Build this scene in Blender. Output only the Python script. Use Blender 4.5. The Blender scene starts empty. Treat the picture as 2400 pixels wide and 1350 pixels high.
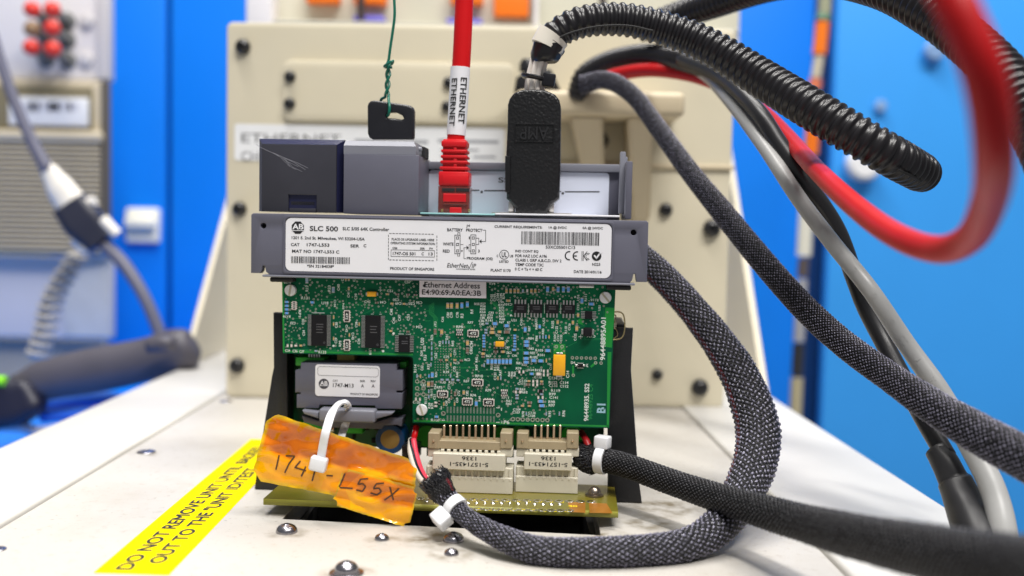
import bpy, bmesh, math, random
from mathutils import Vector, Matrix, noise
random.seed(7)
S = 0.001                       # every length below is in millimetres
sc = bpy.context.scene
COL = sc.collection

# ------------------------------------------------------------------ camera
FPX = 2400.0                    # 36 mm lens on a 36 mm wide sensor, in photo pixels (2400 wide)
CAM = Vector((0.0, -374.0, 104.0))
ROLL, YAW, PITCH = math.radians(1.15), math.radians(0.547), math.radians(3.448)
_f = Vector((math.sin(YAW)*math.cos(PITCH), math.cos(YAW)*math.cos(PITCH), -math.sin(PITCH)))
_r0 = Vector((math.cos(YAW), -math.sin(YAW), 0.0))
_u0 = _r0.cross(_f)
_r = _r0*math.cos(ROLL) + _u0*math.sin(ROLL)
_u = _u0*math.cos(ROLL) - _r0*math.sin(ROLL)
cd = bpy.data.cameras.new('camera'); cam = bpy.data.objects.new('camera', cd); COL.objects.link(cam)
cd.sensor_width = 36.0; cd.lens = 36.0; cd.clip_start = 0.01; cd.clip_end = 50.0
m = Matrix.Identity(4)
for i in range(3):
    m[i][0], m[i][1], m[i][2], m[i][3] = _r[i], _u[i], -_f[i], CAM[i]*S
cam.matrix_world = m
cd.dof.use_dof = True; cd.dof.focus_distance = 0.364; cd.dof.aperture_fstop = 6.3; cd.dof.aperture_blades = 9
sc.camera = cam
# ------------------------------------------------------------------ light: lit workshop, ceiling fluorescents
w = bpy.data.worlds.new('World'); sc.world = w; w.use_nodes = True
bg = w.node_tree.nodes['Background']; bg.inputs[0].default_value = (0.93, 0.96, 1.0, 1); bg.inputs[1].default_value = 0.24
def ceiling_lamp(x, y, z, sx, sy, watts, tx, ty, tz, col=(1, 0.97, 0.93)):
    l = bpy.data.lights.new('ceiling_lamp', 'AREA'); l.shape = 'RECTANGLE'; l.size = sx; l.size_y = sy; l.energy = watts; l.color = col
    o = bpy.data.objects.new('ceiling_lamp', l); COL.objects.link(o); o.location = (x, y, z)
    d = Vector((tx-x, ty-y, tz-z)); o.rotation_euler = d.to_track_quat('-Z', 'Y').to_euler()
ceiling_lamp(-0.25, -0.15, 1.75, 1.2, 0.13, 25, -0.05, 0.0, 0)
ceiling_lamp(0.55, -0.95, 1.75, 1.2, 0.13, 37, 0.0, 0.0, 0)
ceiling_lamp(0.2, 0.75, 1.9, 1.3, 0.30, 22, 0.1, 0.55, 0)
sc.view_settings.view_transform = 'Standard'; sc.view_settings.look = 'None'
sc.view_settings.exposure = 0.13; sc.view_settings.gamma = 1.0; sc.view_settings.use_curve_mapping = False
sc.render.engine = 'CYCLES'; sc.cycles.max_bounces = 8; sc.cycles.use_denoising = True
sc.render.resolution_x, sc.render.resolution_y = 1024, 576

# ------------------------------------------------------------------ measuring frames (photo pixel -> place)
class Frame:                    # an upright frame turned about z by -psi round the world origin
    def __init__(s, psi):
        s.psi = math.radians(psi); R = Matrix.Rotation(s.psi, 3, 'Z')
        s.M = Matrix.Rotation(-s.psi, 4, 'Z'); s.C = R @ CAM; s.R = R
    def ray(s, u, v): return s.R @ (_f*FPX + _r*(u-1200.0) + _u*(675.0-v))
    def y(s, u, v, y):          # point on the upright plane at depth y
        d = s.ray(u, v); return s.C + d*((y-s.C.y)/d.y)
    def z(s, u, v, z):
        d = s.ray(u, v); return s.C + d*((z-s.C.z)/d.z)
    def x(s, u, v, x):
        d = s.ray(u, v); return s.C + d*((x-s.C.x)/d.x)
    def k(s, u, v, y):          # millimetres per photo pixel there
        p = s.R.transposed() @ s.y(u, v, y); return (p-CAM).dot(_f)/FPX
W = Frame(0.0); M = Frame(4.0); P = Frame(1.8)

# ------------------------------------------------------------------ materials
MATS = {}
def mat(name, col, rough=0.5, metal=0.0, spec=0.5, var=0.0, vscale=150.0, bump=0.0, bscale=1500.0, trans=0.0, alpha=1.0,
        coat=0.0, col2=None, detail=4.0, emis=None, ior=1.45, rvar=0.0):
    if name in MATS: return MATS[name]
    m = bpy.data.materials.new(name); m.use_nodes = True; nt = m.node_tree; b = nt.nodes['Principled BSDF']
    b.inputs['Base Color'].default_value = (*col, 1); b.inputs['Roughness'].default_value = rough
    b.inputs['Metallic'].default_value = metal; b.inputs['Specular IOR Level'].default_value = spec
    b.inputs['Transmission Weight'].default_value = trans; b.inputs['Alpha'].default_value = alpha
    b.inputs['Coat Weight'].default_value = coat; b.inputs['IOR'].default_value = ior
    tc = nt.nodes.new('ShaderNodeTexCoord')
    if var or col2 or rvar:
        n = nt.nodes.new('ShaderNodeTexNoise'); n.inputs['Scale'].default_value = vscale; n.inputs['Detail'].default_value = detail
        nt.links.new(tc.outputs['Object'], n.inputs['Vector'])
        if var or col2:
            r = nt.nodes.new('ShaderNodeValToRGB'); r.color_ramp.elements[0].position = 0.3; r.color_ramp.elements[1].position = 0.7
            c2 = col2 or tuple(max(0, c*(1-var)) for c in col); c1 = col if col2 else tuple(min(1, c*(1+var*0.5)) for c in col)
            r.color_ramp.elements[0].color = (*c2, 1); r.color_ramp.elements[1].color = (*c1, 1)
            nt.links.new(n.outputs['Fac'], r.inputs['Fac']); nt.links.new(r.outputs['Color'], b.inputs['Base Color'])
        if rvar:
            mr = nt.nodes.new('ShaderNodeMapRange'); mr.inputs['To Min'].default_value = rough-rvar; mr.inputs['To Max'].default_value = rough+rvar
            nt.links.new(n.outputs['Fac'], mr.inputs['Value']); nt.links.new(mr.outputs['Result'], b.inputs['Roughness'])
    if bump:
        n2 = nt.nodes.new('ShaderNodeTexNoise'); n2.inputs['Scale'].default_value = bscale; n2.inputs['Detail'].default_value = 3
        bp = nt.nodes.new('ShaderNodeBump'); bp.inputs['Strength'].default_value = min(1, bump); bp.inputs['Distance'].default_value = 0.0003
        nt.links.new(tc.outputs['Object'], n2.inputs['Vector']); nt.links.new(n2.outputs['Fac'], bp.inputs['Height']); nt.links.new(bp.outputs['Normal'], b.inputs['Normal'])
    MATS[name] = m; return m

# ------------------------------------------------------------------ object helpers
def tag(o, label=None, cat=None, group=None, kind=None):
    for k, v in (('label', label), ('category', cat), ('group', group), ('kind', kind)):
        if v: o[k] = v
    return o
def thing(name, loc, frame, label, cat, group=None):
    o = bpy.data.objects.new(name, None); COL.objects.link(o); o.empty_display_size = 0.01
    loc = Vector(loc)*S
    o.matrix_world = frame.M @ Matrix.Translation(loc); o['_l'] = tuple(loc)
    return tag(o, label, cat, group)
def mesh_from(bm, mats, smooth=None):
    bmesh.ops.recalc_face_normals(bm, faces=bm.faces)
    me = bpy.data.meshes.new('mesh'); bm.to_mesh(me); bm.free()
    for x in (mats if isinstance(mats, (list, tuple)) else [mats]): me.materials.append(x)
    me.transform(Matrix.Scale(S, 4))
    if smooth is not None:
        me.polygons.foreach_set('use_smooth', [True]*len(me.polygons))
        if smooth < 3.1: me.set_sharp_from_angle(angle=smooth)
    me.update(); return me
def link(name, me, parent=None, frame=None):
    o = bpy.data.objects.new(name, me); COL.objects.link(o)
    if parent is not None:
        o.parent = parent
        if '_l' in parent: o.matrix_parent_inverse = Matrix.Translation(-Vector(parent['_l']))
    elif frame is not None: o.matrix_world = frame.M.copy()
    return o
def obj(name, bm, mats, parent=None, frame=None, smooth=None):
    return link(name, mesh_from(bm, mats, smooth), parent, frame)
def inst(name, me, loc, parent, rot=0.0):       # a shared mesh placed at loc (frame mm), turned about the y axis
    o = link(name, me, parent); o.location = Vector(loc)*S; o.rotation_euler = (0, rot, 0); return o

# ------------------------------------------------------------------ mesh helpers (mm)
def NB(): return bmesh.new()
def box(bm, x0, x1, y0, y1, z0, z1, r=0.0, seg=2, mi=0, mtx=None):
    t = bmesh.new(); bmesh.ops.create_cube(t, size=1.0)
    for v in t.verts: v.co = Vector(((x0+x1)/2 + v.co.x*(x1-x0), (y0+y1)/2 + v.co.y*(y1-y0), (z0+z1)/2 + v.co.z*(z1-z0)))
    if r: bmesh.ops.bevel(t, geom=t.edges[:], offset=r, segments=seg, affect='EDGES', profile=0.5)
    add(bm, t, mtx, mi)
def add(bm, t, mtx=None, mi=0):
    if mtx is not None: t.transform(mtx)
    for f in t.faces: f.material_index = mi if mi is not None else f.material_index
    me = bpy.data.meshes.new('t'); t.to_mesh(me); t.free(); bm.from_mesh(me); bpy.data.meshes.remove(me)
def _curve_bm(cu):
    o = bpy.data.objects.new('c', cu); me = o.to_mesh(); b = bmesh.new(); b.from_mesh(me); o.to_mesh_clear()
    bpy.data.objects.remove(o); bpy.data.curves.remove(cu)
    bmesh.ops.remove_doubles(b, verts=b.verts, dist=1e-5); return b
def plate(bm, loops, y0, y1, bevel=0.0, mi=0, axis='y', bres=1, mtx=None):
    """outline loops (first outer, then holes) of (x,z) points, extruded along y (or of (x,y) points along z when axis='z', (y,z) along x)"""
    cu = bpy.data.curves.new('c', 'CURVE'); cu.dimensions = '2D'; cu.fill_mode = 'BOTH'
    for lp in loops:
        sp = cu.splines.new('POLY'); sp.points.add(len(lp)-1); sp.use_cyclic_u = True
        for q, a in zip(sp.points, lp): q.co = (a[0], a[1], 0, 1)
    h = abs(y1-y0)/2; cu.extrude = max(h-bevel, 0); cu.bevel_depth = bevel; cu.bevel_resolution = bres; cu.offset = -bevel
    t = _curve_bm(cu); c = (y0+y1)/2
    for v in t.verts:
        a, b, d = v.co
        v.co = (a, c+d, b) if axis == 'y' else ((a, b, c+d) if axis == 'z' else (c+d, a, b))
    add(bm, t, mtx, mi)
def rrect(x0, x1, z0, z1, r, n=5):
    o = []
    for cx, cz, a0 in ((x1-r, z1-r, 0), (x0+r, z1-r, 90), (x0+r, z0+r, 180), (x1-r, z0+r, 270)):
        for i in range(n+1):
            a = math.radians(a0 + 90*i/n); o.append((cx+r*math.cos(a), cz+r*math.sin(a)))
    return o
def circ(cx, cz, r, n=24, a0=0.0): return [(cx+r*math.cos(a0+2*math.pi*i/n), cz+r*math.sin(a0+2*math.pi*i/n)) for i in range(n)]
def lathe(bm, prof, origin, axis, n=24, mi=0):
    """profile of (radius, along) revolved about axis through origin"""
    ax = Vector(axis).normalized(); q = ax.to_track_quat('Z', 'Y').to_matrix(); rows = []
    for r, h in prof:
        if r < 1e-6: rows.append([bm.verts.new(Vector(origin)+ax*h)])
        else: rows.append([bm.verts.new(Vector(origin)+q @ Vector((r*math.cos(2*math.pi*i/n), r*math.sin(2*math.pi*i/n), h))) for i in range(n)])
    for A, B in zip(rows, rows[1:]):
        for i in range(n):
            j = (i+1) % n
            if len(A) == 1 and len(B) == 1: continue
            if len(A) == 1: f = bm.faces.new((A[0], B[i], B[j]))
            elif len(B) == 1: f = bm.faces.new((A[i], A[j], B[0]))
            else: f = bm.faces.new((A[i], A[j], B[j], B[i]))
            f.material_index = mi
def spline(ctrl, step):
    """ctrl: list of (Vector, r...) -> evenly stepped list of (Vector, s, values)"""
    n = len(ctrl); P_ = [c[0] for c in ctrl]; V_ = [c[1:] for c in ctrl]; out = []
    for i in range(n-1):
        p0, p1, p2, p3 = P_[max(i-1, 0)], P_[i], P_[i+1], P_[min(i+2, n-1)]
        if i == 0: p0 = p1*2-p2
        if i == n-2: p3 = p2*2-p1
        for j in range(32):
            t = j/32.0; t2 = t*t; t3 = t2*t
            out.append((0.5*((2*p1)+(p2-p0)*t+(2*p0-5*p1+4*p2-p3)*t2+(3*p1-p0-3*p2+p3)*t3), tuple(a+(b-a)*(t*t*(3-2*t)) for a, b in zip(V_[i], V_[i+1]))))
    out.append((P_[-1], V_[-1]))
    L = [0.0]
    for a, b in zip(out, out[1:]): L.append(L[-1]+(b[0]-a[0]).length)
    tot = L[-1]; cnt = max(2, int(tot/step)); res = []; k = 0
    for i in range(cnt+1):
        s = tot*i/cnt
        while k < len(L)-2 and L[k+1] < s: k += 1
        d = L[k+1]-L[k]; f = 0 if d < 1e-9 else (s-L[k])/d
        res.append((out[k][0].lerp(out[k+1][0], f), s, tuple(a+(b-a)*f for a, b in zip(out[k][1], out[k+1][1]))))
    return res
def sweep(bm, ctrl, step=1.0, n=16, section=None, up=None, rfun=None, cap=True, mi=0, fr=None):
    """tube along ctrl = [(Vector, radius)]; section(theta) -> (a, b) in units of the radius; uv = (round, along in mm)"""
    pts = spline(ctrl, step); uvl = bm.loops.layers.uv.verify(); rows = []; nrm = None
    for i, (p, s, val) in enumerate(pts):
        t = (pts[min(i+1, len(pts)-1)][0]-pts[max(i-1, 0)][0]).normalized()
        if up is not None: nrm = (Vector(up)-t*t.dot(Vector(up))).normalized()
        else:
            if nrm is None: nrm = Vector((0, -1, 0.2))
            nrm = (nrm-t*t.dot(nrm)).normalized()
        bi = t.cross(nrm); row = []
        for j in range(n):
            th = 2*math.pi*j/n; a, b = section(th) if section else (math.cos(th), math.sin(th))
            r = val[0]*(rfun(s, th) if rfun else 1.0)
            row.append(bm.verts.new(p+nrm*(a*r)+bi*(b*r)))
        rows.append((row, s))
        if fr is not None: fr.append((p, nrm.copy(), bi, t, val[0], s))
    for (A, sa), (B, sb) in zip(rows, rows[1:]):
        for j in range(n):
            q = (j+1) % n; f = bm.faces.new((A[j], A[q], B[q], B[j])); f.material_index = mi
            for l, uv in zip(f.loops, ((j/n, sa), ((j+1)/n, sa), ((j+1)/n, sb), (j/n, sb))): l[uvl].uv = uv
    if cap:
        for row in (rows[0][0], rows[-1][0]):
            f = bm.faces.new(row); f.material_index = mi
    return pts
def flat(a, b): return lambda th: (a*max(-1, min(1, 1.35*math.cos(th))), b*max(-1, min(1, 1.35*math.sin(th))))
def ell(a, b): return lambda th: (a*math.cos(th), b*math.sin(th))
def ctrl(frame, pts):           # (u, v, y, width in photo pixels) -> sweep control points
    return [(frame.y(u, v, y), w_*frame.k(u, v, y)/2) for u, v, y, w_ in pts]
# flat print: text fitted to photo boxes
_TC = {}
def text_bm(s, bold=0.0, shear=0.0):
    key = (s, bold, shear)
    if key not in _TC:
        cu = bpy.data.curves.new('t', 'FONT'); cu.body = s; cu.size = 1.0; cu.offset = bold; cu.shear = shear; cu.resolution_u = 3
        b = _curve_bm(cu); me = bpy.data.meshes.new('t'); b.to_mesh(me); b.free(); _TC[key] = me
    b = bmesh.new(); b.from_mesh(_TC[key]); return b
def text(bm, s, place, w_, h, rot=0, mi=0, bold=0.008, shear=0.0):
    """place(a, b) maps local right/up mm offsets to a point; the string is turned by rot degrees and fitted to w_ x h mm"""
    t = text_bm(s, bold, shear); t.transform(Matrix.Rotation(math.radians(rot), 4, 'Z'))
    xs = [v.co.x for v in t.verts]; ys = [v.co.y for v in t.verts]
    if not xs: t.free(); return
    cx, cy = (min(xs)+max(xs))/2, (min(ys)+max(ys))/2; fx = w_/max(1e-6, max(xs)-min(xs)); fy = h/max(1e-6, max(ys)-min(ys))
    for v in t.verts: v.co = place((v.co.x-cx)*fx, (v.co.y-cy)*fy)
    add(bm, t, None, mi)
class Print:                    # a flat print on an upright plane of a frame, laid out from photo boxes
    def __init__(s, frame, y): s.f, s.y, s.bm = frame, y, bmesh.new()
    def T(s, st, u0, u1, vc, h, rot=0, mi=0, bold=0.008, shear=0.0):
        uc = (u0+u1)/2; c = s.f.y(uc, vc, s.y); k = s.f.k(uc, vc, s.y)
        text(s.bm, st, lambda a, b: Vector((c.x+a, s.y, c.z+b)), abs(u1-u0)*k, h*k, rot, mi, bold, shear)
    def face(s, pts, mi=0, dy=0.0):
        f = s.bm.faces.new([s.bm.verts.new(s.f.y(u, v, s.y+dy)) for u, v in pts]); f.material_index = mi
    def line(s, pts, w_, mi=0, closed=False, dy=0.0):
        P_ = [s.f.y(u, v, s.y+dy) for u, v in pts]; k = s.f.k(*pts[0], s.y); r = w_*k/2
        if closed: P_ = P_+[P_[0]]
        for a, b in zip(P_, P_[1:]):
            d = b-a
            if d.length < 1e-6: continue
            d.normalize(); n_ = Vector((-d.z, 0, d.x))*r; e = d*r*0.9
            f = s.bm.faces.new([s.bm.verts.new(q) for q in (a-e-n_, b+e-n_, b+e+n_, a-e+n_)]); f.material_index = mi
    def rect(s, u0, v0, u1, v1, mi=0, dy=0.0):   # level in the place
        c = s.f.y((u0+u1)/2, (v0+v1)/2, s.y); k = s.f.k((u0+u1)/2, (v0+v1)/2, s.y); a = (u1-u0)*k/2; b = (v1-v0)*k/2
        f = s.bm.faces.new([s.bm.verts.new((c.x+i*a, s.y+dy, c.z+j*b)) for i, j in ((-1, -1), (1, -1), (1, 1), (-1, 1))]); f.material_index = mi
    def disc(s, u, v, r, mi=0, n=20, dy=0.0, a0=0.0):
        c = s.f.y(u, v, s.y); k = s.f.k(u, v, s.y)
        f = s.bm.faces.new([s.bm.verts.new((x, s.y+dy, z)) for x, z in circ(c.x, c.z, r*k, n, a0)]); f.material_index = mi
    def ring(s, u, v, r, r2, mi=0, n=16, a0=0.0, a1=2*math.pi):
        c = s.f.y(u, v, s.y); k = s.f.k(u, v, s.y); full = a1-a0 > 6.28; m_ = n if full else n+1
        V_ = [[s.bm.verts.new((c.x+q*k*math.cos(a0+(a1-a0)*i/n), s.y, c.z+q*k*math.sin(a0+(a1-a0)*i/n))) for i in range(m_)] for q in (r, r2)]
        for i in range(n):
            j = (i+1) % m_; f = s.bm.faces.new((V_[0][i], V_[0][j], V_[1][j], V_[1][i])); f.material_index = mi
    def put(s, name, mats, parent): return obj(name, s.bm, mats, parent)
def R4(frame, y, u0, v0, u1, v1):               # level rectangle of a photo box -> x0, x1, z0, z1
    c = frame.y((u0+u1)/2, (v0+v1)/2, y); k = frame.k((u0+u1)/2, (v0+v1)/2, y)
    return c.x-(u1-u0)*k/2, c.x+(u1-u0)*k/2, c.z-(v1-v0)*k/2, c.z+(v1-v0)*k/2
def XZ(frame, y, pts): return [(q.x, q.z) for q in (frame.y(u, v, y) for u, v in pts)]
# ================================================================== the bench top
def speckled(name, base, stain, speck, rough):
    m = mat(name, base, rough, bump=0.25, bscale=900); nt = m.node_tree; b = nt.nodes['Principled BSDF']
    tc = nt.nodes.new('ShaderNodeTexCoord'); prev = None
    def layer(scale, lo, hi, c, prev_socket, detail=5, amt=1.0):
        n = nt.nodes.new('ShaderNodeTexNoise'); n.inputs['Scale'].default_value = scale; n.inputs['Detail'].default_value = detail; n.inputs['Roughness'].default_value = 0.65
        nt.links.new(tc.outputs['Object'], n.inputs['Vector'])
        r = nt.nodes.new('ShaderNodeMapRange'); r.inputs['From Min'].default_value = lo; r.inputs['From Max'].default_value = hi; r.inputs['To Max'].default_value = amt
        nt.links.new(n.outputs['Fac'], r.inputs['Value'])
        x = nt.nodes.new('ShaderNodeMix'); x.data_type = 'RGBA'; nt.links.new(r.outputs['Result'], x.inputs[0])
        if prev_socket is None: x.inputs[6].default_value = (*base, 1)
        else: nt.links.new(prev_socket, x.inputs[6])
        x.inputs[7].default_value = (*c, 1); return x.outputs[2]
    a = layer(17, 0.50, 0.75, stain, None, 7, 0.35); a = layer(260, 0.56, 0.74, stain, a, 6, 0.5); a = layer(420, 0.66, 0.74, speck, a, 2, 0.5); a = layer(1100, 0.69, 0.76, speck, a, 2, 0.7); b.inputs['Specular IOR Level'].default_value = 0.25
    for q in GRIME:             # grime gathered round the front screws and beside the slot
        d = nt.nodes.new('ShaderNodeVectorMath'); d.operation = 'DISTANCE'; nt.links.new(tc.outputs['Object'], d.inputs[0]); d.inputs[1].default_value = (q[0]*S, q[1]*S, 0)
        n = nt.nodes.new('ShaderNodeTexNoise'); n.inputs['Scale'].default_value = 160; n.inputs['Detail'].default_value = 6; nt.links.new(tc.outputs['Object'], n.inputs['Vector'])
        r = nt.nodes.new('ShaderNodeMapRange'); r.inputs['From Min'].default_value = q[2]*S; r.inputs['From Max'].default_value = q[2]*0.35*S; nt.links.new(d.outputs['Value'], r.inputs['Value'])
        r2 = nt.nodes.new('ShaderNodeMapRange'); r2.inputs['From Min'].default_value = 0.40; r2.inputs['From Max'].default_value = 0.66; nt.links.new(n.outputs['Fac'], r2.inputs['Value'])
        mu = nt.nodes.new('ShaderNodeMath'); mu.operation = 'MULTIPLY'; nt.links.new(r.outputs['Result'], mu.inputs[0]); nt.links.new(r2.outputs['Result'], mu.inputs[1])
        x = nt.nodes.new('ShaderNodeMix'); x.data_type = 'RGBA'; nt.links.new(mu.outputs[0], x.inputs[0]); nt.links.new(a, x.inputs[6]); x.inputs[7].default_value = (0.20, 0.165, 0.11, 1); a = x.outputs[2]
    nt.links.new(a, b.inputs['Base Color']); return m
GRIME = [(*W.z(u, v, 0)[:2], r) for u, v, r in ((1020, 1258, 15), (1058, 1300, 9), (672, 1250, 8), (895, 1266, 7), (812, 1345, 10), (1000, 1225, 9), (1420, 1262, 12), (1560, 1190, 16), (660, 1200, 9), (343, 1062, 8), (1520, 1225, 12))]
M_bench = speckled('bench_paint', (0.53, 0.505, 0.465), (0.34, 0.29, 0.215), (0.20, 0.17, 0.14), 0.42)
M_rail = mat('rail_plastic', (0.60, 0.585, 0.555), 0.42, var=0.05, vscale=25)
M_steel = mat('screw_steel', (0.34, 0.33, 0.36), 0.26, 1.0, var=0.25, vscale=900)
M_dark = mat('dark_socket', (0.012, 0.012, 0.014), 0.6)
M_pit = mat('slot_dark', (0.010, 0.010, 0.011), 0.7)
M_brist = mat('bristle', (0.014, 0.013, 0.013), 0.35)
xjl = W.z(260, 1083, 0).x; xjr = W.z(1795, 1160, 0).x
xol = W.z(250, 945, 0).x; xor_ = W.z(1980, 1045, 0).x
YF, YB = -170.0, 470.0
h0 = W.z(662, 1216, 0); h1 = W.z(1408, 1254, 0)
hx0, hx1, hy0, hy1 = h0.x, h1.x, (h0.y+h1.y)/2, 34.0
hq = M.R.transposed()
bm = NB()
plate(bm, [[(xjl, YF), (xjr, YF), (xjr, YB), (xjl, YB)], [(h0.x, h0.y), (h1.x, h1.y), (h1.x+2, hy1-6), (h0.x+2, hy1)]], -8, 0, 0.35, axis='z')
bench = tag(obj('bench_top', bm, M_bench), 'cream painted bench plate with a slot cut into it', None, None, 'structure')
for x0, x1, zt in ((xol, xjl-0.8, 1.6), (xjr+0.8, xor_, 1.6)):
    bm = NB(); box(bm, x0, x1, YF, YB, -14, zt, 1.5, 3); obj('side_rail', bm, M_rail, bench, smooth=0.6)
bm = NB()
for a in (((h0.x-2, h0.x), (h0.y, hy1)), ((h1.x, h1.x+2), (h0.y-6, hy1))): box(bm, a[0][0]-1, a[0][1]+3 if a[0][0] < 0 else a[0][1], a[1][0], a[1][1], -34, -8.2)
box(bm, hx0-1, hx1+3, hy1, hy1+3, -34, -8.2); box(bm, hx0-1, hx1+3, hy0-10, hy0-7, -34, -8.2); box(bm, hx0-1, hx1+3, hy0-10, hy1, -37, -34.2)
obj('slot_well', bm, M_pit, bench)
bm = NB()                       # black brush in the slot
for i in range(900):
    x = random.uniform(hx0+3, hx1-3); y = random.uniform(hy0+6, hy1-5); h = random.uniform(-7, -1.5); dx = random.uniform(-2, 2); dy = random.uniform(-2.5, 1)
    a = [bm.verts.new((x+ox, y+oy, -34)) for ox, oy in ((-.16, -.1), (.16, -.1), (0, .17))]; t = bm.verts.new((x+dx, y+dy, h))
    for i2 in range(3): bm.faces.new((a[i2], a[(i2+1) % 3], t))
tag(obj('slot_brush', bm, M_brist, bench), kind='stuff')
def screw_mesh(r, washer):
    bm = NB(); z = 0.0
    if washer: lathe(bm, [(0, 0), (r*1.45, 0), (r*1.45, 0.5), (r*1.4, 0.6), (r*1.12, 0.7), (r*1.1, 1.1), (r*0.9, 1.1)], (0, 0, 0), (0, 0, 1), 32); z = 1.0
    pr = [(r, z), (r, z+0.15*r)] + [(r*math.cos(a), z+0.15*r+r*0.66*math.sin(a)) for a in (0.35, 0.7, 1.0, 1.25)]
    rs, zs = pr[-1]
    pr += [(r*0.30, zs+0.02*r), (r*0.27, zs-0.05*r), (r*0.25, zs-0.45*r), (0, zs-0.45*r)]
    lathe(bm, pr, (0, 0, 0), (0, 0, 1), 32)
    for f in bm.faces:
        c = f.calc_center_median()
        if math.hypot(c.x, c.y) < r*0.29 and c.z < zs-0.04*r and c.z > z: f.material_index = 1
    return mesh_from(bm, [M_steel, M_dark], 0.7)
for u, v, wd, wa in ((672, 1247, 50, 0), (895, 1264, 34, 0), (1063, 1267, 50, 0), (1058, 1299, 35, 0), (812, 1345, 56, 1), (343, 1060, 44, 0), (-8, 1288, 44, 0),
                     (530, 941, 30, 0), (1402, 1276, 44, 0), (1666, 998, 34, 0), (1824, 1140, 42, 0)):
    p = W.z(u, v, 0); k = W.k(u, v, p.y); o = link('screw', screw_mesh(wd*k/2, wa), bench); o.location = p*S; o.rotation_euler = (0, 0, random.random()*3); o.scale = (1, 1, 0.28 if (u < 600 or u > 1600) else 1.0)

# ================================================================== background: panel on the bench
M_cream = mat('cream_enamel', (0.66, 0.60, 0.455), 0.42, var=0.06, vscale=18, bump=0.12, bscale=700)
M_cream2 = mat('cream_enamel_bracket', (0.58, 0.49, 0.34), 0.45, var=0.07, vscale=30)
M_bolt = mat('black_bolt', (0.02, 0.02, 0.022), 0.28)
M_paper = mat('paper_white', (0.76, 0.77, 0.79), 0.5, var=0.03, vscale=60)
M_ink = mat('ink_black', (0.012, 0.012, 0.014), 0.5)
M_inkgrey = mat('ink_grey', (0.30, 0.31, 0.34), 0.6)
pn = thing('back_panel', P.z(1100, 950, 0), P, 'cream enamelled metal panel standing behind the circuit board with black bolts', 'panel')
YP = 220.0
px0, px1 = P.y(530, 480, YP).x, P.y(1710, 520, YP).x; pzt = P.y(1100, 60, YP).z
bm = NB(); plate(bm, [rrect(px0, px1, 0.4, pzt, 3.5)], YP, YP+7, 1.2); obj('plate', bm, M_cream, pn, smooth=0.5)
bm = NB(); x0, x1, z0, z1 = R4(P, YP-1.6, 662, 146, 1205, 286); plate(bm, [rrect(x0, x1, z0, z1, 5)], YP-2.6, YP-0.05, 0.8)
obj('cover_plate', bm, M_cream, pn, smooth=0.5)
for u, v, wd in ((570, 110, 36), (562, 490, 34), (556, 857, 36), (1640, 908, 40), (1668, 535, 42), (680, 180, 27), (679, 243, 27), (1052, 194, 27), (1048, 250, 27),
                 (1405, 330, 42), (1560, 492, 32), (1540, 878, 26), (1690, 120, 36), (1130, 500, 34), (700, 940, 22)):
    yy = YP-2.6 if 640 < u < 1100 and v < 300 else YP
    c = P.y(u, v, yy); r = wd*P.k(u, v, yy)/2; bm = NB()
    lathe(bm, [(r, 0), (r, 0.25*r), (r*0.92, 0.6*r), (r*0.7, 0.85*r), (r*0.4, 0.95*r), (r*0.38, 0.6*r), (0, 0.6*r)], c, (0, -1, 0), 20); obj('bolt', bm, M_bolt, pn, smooth=0.6)
bm = NB(); x0, x1, z0, z1 = R4(P, YP, 548, 296, 1183, 381); plate(bm, [rrect(x0, x1, z0, z1, 1.5)], YP-0.35, YP-0.05)
st = obj('paper_label', bm, M_paper, pn); st['label'] = 'white printed label strip on the cream panel'
pr = Print(P, YP-0.45)
pr.T('ETHERNET', 565, 800, 325, 22, mi=0, bold=0.0); pr.T('CH', 565, 606, 366, 22, bold=0.0)
for a, b in ((835, 1000), (1030, 1165)): pr.line([(a, 330), (b, 333)], 8, 1)
for a, b, v in ((1035, 1120, 352), (1035, 1095, 366), (1110, 1160, 368), (700, 850, 366)): pr.line([(a, v), (b, v)], 5, 1)
pr.put('lettering', [mat('ink_faded', (0.10, 0.10, 0.11), 0.6), M_inkgrey], pn)
bk = thing('cable_bracket', P.y(1400, 300, 200), P, 'beige cable bracket jutting from the panel below the black hose', 'bracket')
x0, x1, z0, z1 = R4(P, 186, 1210, 218, 1600, 274); bm = NB(); box(bm, x0, x1, 176, YP-0.1, z0, z1, 3.2, 4); obj('shelf', bm, M_cream2, bk, smooth=0.6)
for u0, u1, u2, vb in ((1338, 1412, 1398, 470), (1470, 1530, 1500, 520)):
    bm = NB(); zb = P.y(u2, vb, YP).z; xa, xb, xc = P.y(u0, 280, 190).x, P.y(u1, 280, 190).x, P.y(u2, vb, YP).x
    vs = [bm.verts.new(q) for q in ((xa, 184, z0+0.5), (xb, 184, z0+0.5), (xc+5, YP-4, zb), (xc-5, YP-4, zb), (xa, YP-0.1, z0+0.5), (xb, YP-0.1, z0+0.5), (xc+5, YP-0.1, zb), (xc-5, YP-0.1, zb))]
    for f in ((0, 1, 2, 3), (4, 7, 6, 5), (0, 4, 5, 1), (1, 5, 6, 2), (2, 6, 7, 3), (3, 7, 4, 0)): bm.faces.new([vs[i] for i in f])
    bmesh.ops.bevel(bm, geom=bm.edges[:], offset=1.5, segments=3, affect='EDGES'); obj('rib', bm, M_cream2, bk, smooth=0.7)
bm = NB(); x0, x1, z0, z1 = R4(P, YP, 1235, 384, 1720, 394); box(bm, x0, x1, YP-2.0, YP-0.05, z0, z1, 0.5); obj('lip', bm, M_cream2, bk)
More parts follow.
